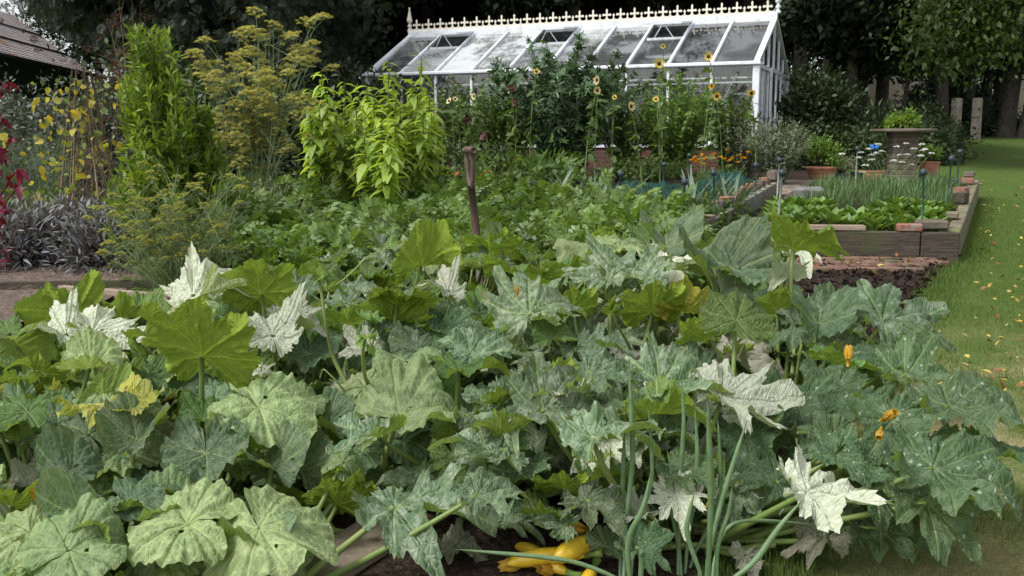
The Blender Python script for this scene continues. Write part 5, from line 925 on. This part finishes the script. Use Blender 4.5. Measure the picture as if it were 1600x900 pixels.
# (u, v, width in photo px, height above soil, tip direction, tilt to the camera, type[, shape variant])
H = [(45, 845, 185, .36, -70, 50, 'P'), (140, 840, 200, .40, 40, 55, 'P', 3), (262, 812, 195, .42, 175, 62, 'P', 0), (418, 842, 245, .40, -60, 62, 'P', 0), (245, 882, 150, .28, -110, 60, 'P', 3), (320, 722, 165, .45, -75, 62, 'R', 0), (435, 735, 125, .38, -50, 50, 'R', 3), (228, 672, 125, .50, 60, 60, 'R', 3), (120, 668, 140, .50, 150, 50, 'R', 0), (172, 745, 95, .34, -90, 62, 'G', 0), (82, 755, 140, .36, -170, 60, 'R', 2), (65, 722, 200, .26, -140, 45, 'O', 0), (150, 628, 145, .56, 175, 15, 'Y', 3), (215, 622, 95, .60, 90, 60, 'Y', 0), (318, 642, 95, .5, 90, 70, 'G', 3), (432, 640, 185, .55, -10, 55, 'P', 0), (655, 638, 190, .5, 15, 32, 'P', 1), (527, 622, 170, .36, 180, 35, 'O', 3), (515, 668, 105, .4, -30, 45, 'R', 3), (630, 695, 110, .28, -90, 62, 'R', 0), (765, 688, 170, .50, 175, 55, 'Z', 0), (865, 618, 200, .60, 55, 62, 'Z', 0), (520, 775, 125, .30, -110, -62, 'G', 0), (650, 788, 230, .34, -15, 42, 'Z', 0), (765, 765, 140, .42, 30, 42, 'Z', 3), (952, 672, 185, .60, 25, 5, 'Z', 1), (1060, 592, 190, .60, 20, 30, 'Z', 1), (1160, 618, 190, .56, 8, 55, 'W', 3), (1295, 768, 215, .42, 10, 55, 'W', 0), (1265, 838, 135, .14, 180, 50, 'O', 3), (1060, 785, 120, .34, -90, 62, 'W', 2), (985, 800, 100, .3, 200, 40, 'W', 3),
 (1400, 672, 175, .50, -100, 62, 'D', 0), (1500, 735, 235, .44, -20, 52, 'D', 0), (1475, 800, 200, .30, -60, 62, 'D', 3), (1520, 628, 215, .55, -5, 30, 'D', 0), (1255, 645, 185, .45, -90, 68, 'D', 3), (1330, 620, 150, .5, 100, 50, 'D', 0), (1405, 492, 195, .60, 12, 62, 'Z', 3), (1280, 492, 110, .60, 80, 65, 'R', 3), (1310, 525, 135, .5, 50, 50, 'Z', 0), (1248, 522, 80, .5, -50, 60, 'R', 0), (1155, 485, 135, .70, 80, 75, 'G', 3), (1112, 410, 160, .72, 100, 75, 'R', 3), (1165, 415, 110, .72, 40, 70, 'R', 0), (1262, 388, 165, .78, 15, -25, 'G', 0), (1215, 418, 110, .62, 200, 40, 'W', 0), (985, 412, 190, .7, 95, 50, 'Z', 0), (1060, 412, 150, .64, 10, 45, 'W', 0), (940, 425, 150, .68, 110, 60, 'Z', 3), (905, 378, 130, .6, 170, 30, 'P', 0), (985, 380, 120, .62, 20, 30, 'P', 0), (1040, 375, 110, .6, 90, 50, 'R', 3), (830, 465, 190, .70, 75, 68, 'Z', 0), (895, 470, 100, .6, -90, -55, 'G', 0), (688, 445, 95, .6, 150, 40, 'W', 0), (640, 470, 130, .65, 10, -35, 'G', 0), (612, 485, 130, .6, -90, -62, 'G', 3), (560, 500, 110, .62, 0, -30, 'G', 0), (700, 520, 150, .5, 0, 62, 'D', 0), (745, 535, 140, .5, 60, 68, 'Z', 3), (785, 385, 130, .6, -10, -30, 'G', 0), (680, 410, 130, .6, 0, -28, 'G', 2), (660, 392, 100, .5, 90, 55, 'P', 3), (820, 420, 140, .62, 0, -20, 'G', 0), (750, 415, 120, .5, 170, 30, 'Z', 1), (420, 505, 150, .68, 110, 60, 'W', 0), (470, 500, 120, .66, 0, 50, 'W', 3), (318, 525, 225, .80, -90, -68, 'G', 0), (330, 448, 175, .80, 20, 45, 'W', 0), (405, 440, 130, .82, -90, -66, 'G', 3), (432, 432, 80, .7, 60, 50, 'R', 3), (168, 518, 140, .60, 10, 48, 'W', 3), (85, 512, 120, .58, 170, 40, 'W', 0), (105, 485, 150, .55, -90, -70, 'G', 3), (65, 478, 90, .5, 180, -40, 'G', 0), (25, 525, 130, .55, -80, -50, 'P', 3), (20, 640, 140, .50, 180, 45, 'G', 0), (158, 570, 110, .58, 20, 58, 'P', 2), (145, 610, 100, .5, 170, 50, 'P', 0), (410, 585, 70, .5, 10, 55, 'W', 3), (378, 582, 70, .5, 150, 60, 'W', 3), (435, 592, 90, .48, -90, -40, 'G', 0), (740, 572, 140, .58, 20, -10, 'G', 1), (640, 570, 120, .55, -70, 55, 'P', 3), (560, 545, 90, .55, 180, 60, 'W', 3), (590, 520, 110, .5, 30, 60, 'Z', 0), (865, 518, 85, .55, 90, 70, 'G', 3), (920, 538, 130, .5, 0, 30, 'Z', 0), (1000, 530, 170, .36, 120, 50, 'O', 0), (945, 580, 150, .52, 0, 45, 'Z', 3), (1020, 470, 130, .6, -90, -60, 'G', 0), (1080, 480, 120, .55, 0, -40, 'Y', 0), (1180, 555, 190, .34, -20, 55, 'O', 2), (1215, 470, 90, .6, -90, -60, 'G', 3), (900, 430, 110, .6, 0, -25, 'G', 1), (480, 560, 110, .5, -90, 45, 'R', 0), (250, 590, 110, .45, 0, 40, 'G', 0), (60, 575, 120, .5, -60, -45, 'G', 3), (350, 620, 110, .4, -20, 50, 'R', 3), (300, 600, 130, .42, 0, 40, 'D', 0), (380, 660, 120, .36, 180, 50, 'R', 0), (690, 610, 110, .4, 0, 60, 'G', 3), (820, 720, 120, .4, 60, 60, 'D', 3), (950, 740, 110, .36, 45, -20, 'G', 1), (860, 800, 100, .26, 40, -10, 'G', 0), (1170, 700, 130, .38, -90, 62, 'D', 0), (1105, 650, 120, .42, -30, 50, 'W', 3), (1440, 580, 150, .5, 0, 50, 'D', 3), (1380, 560, 130, .5, 170, 45, 'D', 0), (1330, 565, 130, .5, 0, -20, 'G', 0), (1560, 700, 160, .4, 0, 20, 'D', 0), (1400, 830, 150, .18, -40, 55, 'D', 0), (1450, 690, 120, .4, -120, 50, 'D', 3), (1260, 710, 110, .3, -90, 68, 'D', 3), (1230, 770, 100, .3, 200, 45, 'Z', 3), (1140, 800, 100, .2, 20, 50, 'Z', 3), (730, 850, 120, .10, 0, 30, 'O', 3), (600, 745, 90, .15, 0, 30, 'R', 3), (15, 780, 110, .4, -90, -50, 'G', 0), (20, 590, 90, .55, 170, -20, 'G', 0), (480, 620, 90, .5, 60, 55, 'P', 3), (555, 600, 100, .5, 170, 55, 'P', 0), (1300, 590, 120, .5, 90, 70, 'D', 3), (1090, 530, 100, .5, 180, -30, 'G', 0), (1050, 640, 150, .56, 0, -25, 'G', 1), (525, 470, 90, .6, 170, 30, 'Z', 0), (480, 450, 80, .6, 20, 35, 'R', 0), (560, 450, 90, .55, 0, 40, 'Z', 3), (590, 430, 90, .55, 0, -20, 'G', 0), (500, 530, 90, .55, 90, 60, 'R', 0), (350, 500, 80, .6, 0, 40, 'G', 0), (240, 520, 110, .6, 170, 40, 'G', 0), (210, 490, 120, .5, 0, -30, 'G', 1), (935, 790, 150, .34, -60, 50, 'Z', 3), (1330, 715, 140, .44, -30, 60, 'D', 0), (1290, 690, 120, .44, 200, 60, 'D', 3), (1195, 745, 120, .36, 160, 60, 'D', 4), (1385, 775, 150, .30, -50, 60, 'D', 3), (1320, 820, 120, .16, -80, 60, 'D', 0), (1160, 770, 110, .28, -60, 60, 'Z', 3), (880, 752, 120, .36, -90, -50, 'G', 0), (1010, 858, 110, .22, -30, 50, 'D', 3), (868, 812, 100, .26, 160, 60, 'Z', 0), (955, 845, 80, .18, 60, 60, 'R', 0), (800, 815, 110, .22, -10, 60, 'Z', 2), (560, 760, 120, .3, 20, -40, 'G', 0), (475, 740, 110, .3, -60, 50, 'R', 3), (640, 740, 130, .3, 180, 50, 'Z', 4), (1180, 870, 90, .10, -10, 50, 'O', 0), (300, 690, 60, .4, 30, 50, 'G', 0)]
PL = [  # plant centre on the ground (photo column, distance), kinds of its filler leaves, name, label
 (95, 2.75, 'PPR', 'pumpkin_plant', 'pumpkin plant with pale netted leaves in the bottom left corner'), (345, 2.75, 'PPR', 'pumpkin_plant', 'pumpkin plant with the largest pale cream veined leaves at the bottom of the photo'),
 (20, 3.5, 'RRO', 'pumpkin_plant', 'pumpkin plant with a big grey withered leaf at the left edge'), (300, 3.5, 'RRG', 'pumpkin_plant', 'pumpkin plant with round blue-green leaves behind the pale cream veined ones'), (560, 3.45, 'RGR', 'pumpkin_plant', 'pumpkin plant with small dark round leaves above the old board'),
 (170, 4.1, 'PYG', 'pumpkin_plant', 'pumpkin plant with a curled yellow leaf'), (430, 4.2, 'PGR', 'pumpkin_plant', 'pumpkin plant with bright yellow-green leaf over thick trailing stems'), (20, 4.8, 'GGP', 'squash_plant', 'green squash plant at the left edge below the bark path'), (190, 5.1, 'GWG', 'squash_plant', 'squash plant with white mildewed leaves beside the bark path'),
 (330, 5.0, 'GGW', 'squash_plant', 'squash plant with one huge upright bright green leaf below the low fennel'), (460, 5.4, 'WGG', 'squash_plant', 'squash plant with long whitened lobed leaves at the front of the potatoes'), (620, 4.6, 'PGZ', 'squash_plant', 'squash plant with curling tendrils in the middle left'), (640, 5.8, 'GGZ', 'squash_plant', 'squash plant with silvery patched leaf and yellow-green underside leaf before the potatoes'),
 (770, 4.8, 'ZGD', 'courgette_plant', 'courgette plant with dark veined leaves in the centre of the bed'), (720, 6.4, 'GZG', 'squash_plant', 'green squash plant at the foot of the spade'), (830, 5.7, 'ZGG', 'courgette_plant', 'courgette plant with jagged pale grey-green leaf fanned upright in the centre'), (900, 6.7, 'PGG', 'squash_plant', 'pale green squash plant at the back behind the silver courgettes'),
 (1000, 5.9, 'ZGW', 'courgette_plant', 'silver leaved courgette plant in the back row left of the bare soil'), (1120, 6.1, 'RGG', 'squash_plant', 'squash plant with broad upright grey-green leaves next to the pale planks'), (1230, 6.3, 'GGW', 'squash_plant', 'squash plant whose bright green leaf juts out before the raised bed'), (950, 4.6, 'ZZO', 'courgette_plant', 'courgette plant with serrated silver leaves right of the centre'),
 (1120, 4.8, 'ZOG', 'courgette_plant', 'courgette plant over grey withered leaves right of the centre'), (1330, 4.9, 'ZDD', 'courgette_plant', 'courgette plant with a wide silver speckled leaf beside the bare soil'), (800, 3.6, 'ZZD', 'courgette_plant', 'courgette plant with heavily silvered deeply cut leaves at the lower centre'), (740, 3.55, 'ZZR', 'courgette_plant', 'courgette plant with a long silver leaf reaching over the old board'),
 (945, 3.6, 'ZZG', 'courgette_plant', 'courgette plant bearing yellow courgettes in the foreground'), (1080, 3.4, 'WZZ', 'courgette_plant', 'courgette plant with mildew whitened ragged leaves behind the onions'), (1250, 3.2, 'DDW', 'courgette_plant', 'courgette plant with one brilliant white lobed leaf above the grass'), (1370, 3.7, 'DDD', 'courgette_plant', 'dark green courgette plant spreading over the lawn edge'), (1400, 4.4, 'DDZ', 'courgette_plant', 'dark green courgette plant with a shrivelled orange flower')]
M_STALK = foliage('squash_stalk', (.12, .20, .05), (.17, .27, .07), (.20, .28, .09), trans=.1, ro=.45, spec=.4)
plants = []
for (u, Y, kd, nm, lab) in PL:
    p = gp(u, Y, .02)
    if p[0] > edgeX(Y)-.25: p[0] = edgeX(Y)-.25; p[2] = gz(Y)+.02
    t = empty(nm, p, lab, 'courgette plant' if 'cour' in nm else 'pumpkin plant' if 'pump' in nm else 'squash plant', 'courgettes, squashes and pumpkins in the front bed'); plants.append([t, p, kd, 0, 0])
def add_leaf(c, w, phi, tilt, ty, var, roll=0.):
    tilt = tilt*.46-3 if tilt > 0 else tilt*.9
    """blade of diameter w centred at c: flat leaf turned to phi, then tilted about the level cross axis"""
    M = Matrix.Rotation(R(roll), 3, 'Y')@Matrix.Rotation(R(tilt), 3, 'X')@Matrix.Rotation(R(phi), 3, 'Z'); tip = np.array(M@Vector((1, 0, 0))); nz = np.array(M@Vector((0, 0, 1)))
    s = w/1.27; org = c-tip*.20*s-nz*.05*s
    return M, tip, nz, s, org
def put(pl, c, w, phi, tilt, ty, var, roll=0.):
    M, tip, nz, s, org = add_leaf(c, w, phi, tilt, ty, var, roll); t, p0 = pl[0], pl[1]
    o = link('leaf', LM[ty][var % 8], t); o.matrix_local = Matrix.Translation(Vector(org-p0))@M.to_4x4()@Matrix.Diagonal((s, s, s, 1))
    q = org-p0; L = np.linalg.norm(q); root = np.array([q[0], q[1], 0]); root = root/(np.linalg.norm(root)+1e-6)*min(.12, np.linalg.norm(root)*.4)
    far = max(0, np.linalg.norm(q[:2])-.55)
    if far > 0: root = np.array([q[0], q[1], 0])*far/np.linalg.norm(q[:2]); root[2] = float(gz(p0[1]+root[1]))-p0[2]+.03
    mid = root*.35+q*.65; mid[2] = q[2]*.62; mid = mid-nz*.10*s-tip*.15*s
    b = B(); P = bez(root, mid, q, 9); th = .0085+.012*s
    b.tube(P, np.linspace(th*1.15, th*.62, 9), 8, rnd=random.random())
    rl = np.minimum(L, 1)
    lb_ = SHAPE[ty][0]; 
    if far > 0: pl[4] = max(pl[4], 0); b.tube(bez((0, 0, .03), root*.5+[0, 0, .05], root, 6), np.full(6, .013), 8, rnd=.6)
    b.build('stalk', M_STALK, t); pl[3] += 1
hero = []
for h in H:
    u, v, w, hh, ph, tl, ty = h[:7]; hh *= .84; var = (h[7]+4*random.randint(0, 1)) if len(h) > 7 else random.randint(0, 7); c = on(u, v, hh); Y = c[1]; hero.append((u, v, w, Y))
    k = min(range(len(plants)), key=lambda i: math.hypot(plants[i][1][0]-c[0], plants[i][1][1]-c[1])+.25*(plants[i][3] > 9)); put(plants[k], c, w*Y/F*1.05, ph+random.gauss(0, 4), tl, ty, var, random.gauss(0, 6))
for pl in plants:
    n = 0; tries = 0
    while n < 31 and tries < 190:
        tries += 1; a = random.random()*6.28; r_ = random.uniform(.12, .62); x_, y_ = pl[1][0]+math.cos(a)*r_, pl[1][1]+math.sin(a)*r_; hh = random.uniform(.10, .50)*(1 if y_ > 3 else .75)
        if y_ < 2.35 or x_ > edgeX(y_)-.02 or y_ > 7.0 and random.random() < .5: continue
        c = np.array([x_, y_, float(gz(y_))+hh]); u, v, _ = proj(c)
        if v > 765 and 480 < u < 810: continue
        if v > 800 and 800 < u < 1230: continue
        if 1200 < u < 1480 and 400 < v < 462: continue
        if v > 820 and u > 1180: continue
        if u > 1330 and v < 445: continue
        if u > 1440 and v < 470: continue
        if u < 220 and 430 < v < 520: continue
        if any(y_ < hY+.02 and math.hypot(u-hu, (v-hv)*1.2) < hw*.38+40*F/1556/y_ for hu, hv, hw, hY in hero): continue
        w = random.uniform(.15, .33); ty = random.choice(pl[2]); tl = random.choice((10, 25, 50, 60, 75, 40, -30, -55)); put(pl, c, w, math.degrees(a)+random.gauss(0, 40), tl, ty, random.randint(0, 7), random.gauss(0, 16)); n += 1
# trailing shoots with tendrils, flowers and fruits belong to their plants
def near(p): return min(plants, key=lambda q: math.hypot(q[1][0]-p[0], q[1][1]-p[1]))
M_SHOOT = foliage('young_squash_leaf', (.12, .22, .04), (.18, .30, .06), trans=.4); YL = T_lobed([0, 55, -55, 110, -110], [.7, .65, .65, .5, .5], .36, 4, .4)
for pts, r_ in (([(590, 690, .15), (520, 560, .45), (508, 500, .62), (498, 425, .80)], .010), ([(592, 630, .35), (570, 590, .5), (566, 550, .62), (572, 525, .68)], .009), ([(985, 545, .4), (975, 525, .5), (962, 505, .6), (958, 485, .66)], .007), ([(510, 455, .72), (540, 435, .78), (575, 400, .86), (610, 385, .92)], .0035), ([(560, 640, .3), (530, 600, .44), (505, 575, .5), (500, 590, .46)], .004), ([(620, 820, .05), (560, 835, .04), (520, 830, .06), (505, 800, .12)], .016), ([(700, 640, .1), (640, 660, .1), (560, 690, .1), (470, 690, .12)], .014), ([(520, 700, .1), (400, 690, .12), (300, 690, .14), (220, 720, .12)], .014), ([(1210, 850, .05), (1150, 860, .04), (1080, 850, .05), (1020, 860, .03)], .013), ([(1390, 740, .12), (1330, 720, .16), (1270, 700, .2), (1220, 690, .2)], .013)):
    P = np.array([on(*q) for q in pts]); tt = np.linspace(0, 3, 16); P = np.stack([np.interp(tt, [0, 1, 2, 3], P[:, k]) for k in range(3)], 1); P[1:-1] = (P[:-2]+P[1:-1]*2+P[2:])/4; pl = near(P[0]); b = B(); b.tube(P-pl[1], np.linspace(r_, r_*.5, 16), 8, rnd=.8); b.build('vine', M_STALK, pl[0])
    if .006 < r_ < .0105: b = B(); K = 7; b.scatter(YL, np.repeat(P[-1:], K, 0)-pl[1]+RNG.normal(size=(K, 3))*.018, rdir(K, .5), updn(K, .7), RNG.uniform(.04, .09, K)); b.build('shoot_tip', M_SHOOT, pl[0])
M_COURG = plain('yellow_courgette_skin', (.62, .40, .02), (.72, .50, .05), .28, 12, .05, spec=.5); M_FLW = foliage('squash_flower', (.55, .36, .04), (.60, .42, .08), trans=.4); M_TIP = plain('fruit_stalk', (.12, .2, .04), (.16, .24, .06))
for (u, v, h, du, dv, L, rr) in ((905, 868, .09, -50, 6, .24, .026), (880, 893, .05, -45, -12, .22, .024), (935, 845, .12, -40, 18, .20, .030), (925, 895, .05, -10, 25, .2, .026), (850, 872, .06, -30, -12, .16, .018)):
    p = on(u, v, h); q = on(u+du, v+dv, h-.01); d = norm(q-p); pl = min(plants, key=lambda z: abs(z[1][0]-p[0])+abs(z[1][1]-p[1])); b = B(); tt = np.linspace(0, 1, 12); P = p-pl[1]+d*(tt[:, None]*L-.02)+[0, 0, .0]; P[:, 2] += .012*np.sin(tt*3.1); b.tube(P, rr*np.array([.35, .6, .75, .84, .9, .95, 1, 1.02, 1., .9, .66, .2]), 14); c_ = b.build('courgette', M_COURG, pl[0])
    b = B(); b.tube([P[0]-d*.05, P[0]-d*.02, P[0]+d*.005], [.014, .010, .013], 6); b.build('fruit_stalk', M_TIP, c_)
for (u, v, h, s, dr) in ((1325, 565, .5, .05, (0, 0, 1)), (1380, 655, .46, .05, (.3, -.6, .5)), (1376, 672, .44, .04, (-.3, -.6, -.2)), (82, 790, .3, .07, (-.4, -.2, .6)), (822, 878, .06, .07, (-1, -.2, -.1)), (808, 460, .6, .03, (0, 0, 1)), (1105, 790, .3, .02, (.2, -.5, .6)), (870, 892, .04, .06, (-.7, -.5, .3)), (915, 828, .12, .07, (-.6, -.5, .3)), (645, 800, .12, .04, (0, 0, 1))):
    p = on(u, v, h); pl = near(p); d = norm(np.array(dr, float)); sx = norm(np.cross(d, [.3, .8, .1])); sy = np.cross(d, sx); b = B(); K = 6; a = np.arange(K)*1.05; D = np.cos(a)[:, None]*sx+np.sin(a)[:, None]*sy; b.scatter(T_lance(5, .26, -.12, .4, .5), np.repeat((p-pl[1])[None], K, 0)+D*s*.12, D*.22+d, -D+d*.2, s*1.25); b.tube([p-pl[1]-d*.018, p-pl[1]-d*.006, p-pl[1]+d*.012], [s*.08, s*.14, s*.2], 8, rnd=0); b.build('flower', M_FLW, pl[0])
# onions in the foreground
M_ONION = plain('onion_leaf_green', (.085, .155, .065), (.14, .22, .11), .38, 30, .1, spec=.5, c3=(.11, .17, .06))
def onion(label, leaves):
    t = None
    for pts, r_ in leaves:
        P = np.array([on(u, v, 0)*0+at(u, v, Y) for u, v, Y in pts])
        if t is None: o = P[0].copy(); o[2] = float(gz(o[1]))+.02; t = empty('onion_plant', o, label, 'onion', 'onions among the courgettes')
        tt = np.linspace(0, len(P)-1, 14); Q = np.stack([np.interp(tt, range(len(P)), P[:, k]) for k in range(3)], 1)
        for _ in range(3): Q[1:-1] = (Q[:-2]+Q[1:-1]*2+Q[2:])/4
        Q[0][2] = float(gz(Q[0][1])); z = np.linspace(0, 1, 14); b = B(); b.tube(Q-o, .7*r_*(.55+.55*np.sin(np.clip(z*1.5+.3, 0, 1.57)))*(1-z**3.5*.95), 10); b.build('leaf', M_ONION, t)
onion('onion with the tallest blade in the middle of the foreground group', [([(1106, 905, 2.45), (1112, 760, 2.42), (1108, 690, 2.4), (1106, 617, 2.38)], .0125), ([(1100, 900, 2.47), (1125, 790, 2.5), (1150, 710, 2.5), (1168, 655, 2.5)], .010), ([(1098, 905, 2.4), (1070, 830, 2.4), (1085, 770, 2.4)], .010)])
onion('onion with upright blades at the left of the foreground group', [([(975, 840, 2.8), (990, 720, 2.8), (986, 640, 2.8), (983, 560, 2.8)], .012), ([(970, 840, 2.85), (974, 730, 2.85), (976, 670, 2.85)], .011), ([(985, 842, 2.82), (1020, 760, 2.8), (1018, 700, 2.8), (1013, 632, 2.8)], .009)])
onion('onion with slender blades behind the tallest blade', [([(1060, 880, 2.9), (1062, 740, 2.9), (1070, 660, 2.9), (1064, 585, 2.9)], .011), ([(1070, 880, 2.92), (1088, 750, 2.9), (1090, 700, 2.9), (1085, 630, 2.9)], .011), ([(1075, 880, 2.95), (1125, 800, 2.95), (1126, 720, 2.95), (1121, 648, 2.95)], .011), ([(1066, 880, 2.9), (1046, 790, 2.9), (1050, 740, 2.9), (1042, 700, 2.9)], .010)])
onion('onion with bent over blade low in the foreground', [([(985, 915, 2.3), (978, 840, 2.3), (1005, 800, 2.28), (1018, 735, 2.28)], .0115), ([(990, 915, 2.3), (900, 875, 2.3), (800, 866, 2.28), (708, 858, 2.26)], .009), ([(1000, 915, 2.3), (1004, 860, 2.3), (1000, 868, 2.2)], .011)])
onion('onion with blades sprawling to the right over the courgette stems', [([(1130, 915, 2.4), (1180, 880, 2.4), (1215, 825, 2.4), (1255, 780, 2.4)], .012), ([(1120, 905, 2.45), (1120, 850, 2.45), (1140, 800, 2.45), (1144, 757, 2.45)], .009), ([(1110, 905, 2.5), (1130, 815, 2.6), (1200, 812, 2.7), (1290, 822, 2.8)], .008)])
# old board on the mulch
b = B(); P_ = [on(500, 890, .05), on(610, 822, .05)]; d = norm(P_[1]-P_[0]); b.bar(P_[0]-d*.15, P_[1]+d*.12, .20, .03, bev=.004, up=(0, -.06, 1))
tag(b.build('old_board', grain('grey_brown_board', (.17, .135, .10), (.30, .25, .19), (.15, .12, .10)), smooth=False), 'old grey-brown board lying on the mulch under the pumpkin leaves', 'board')
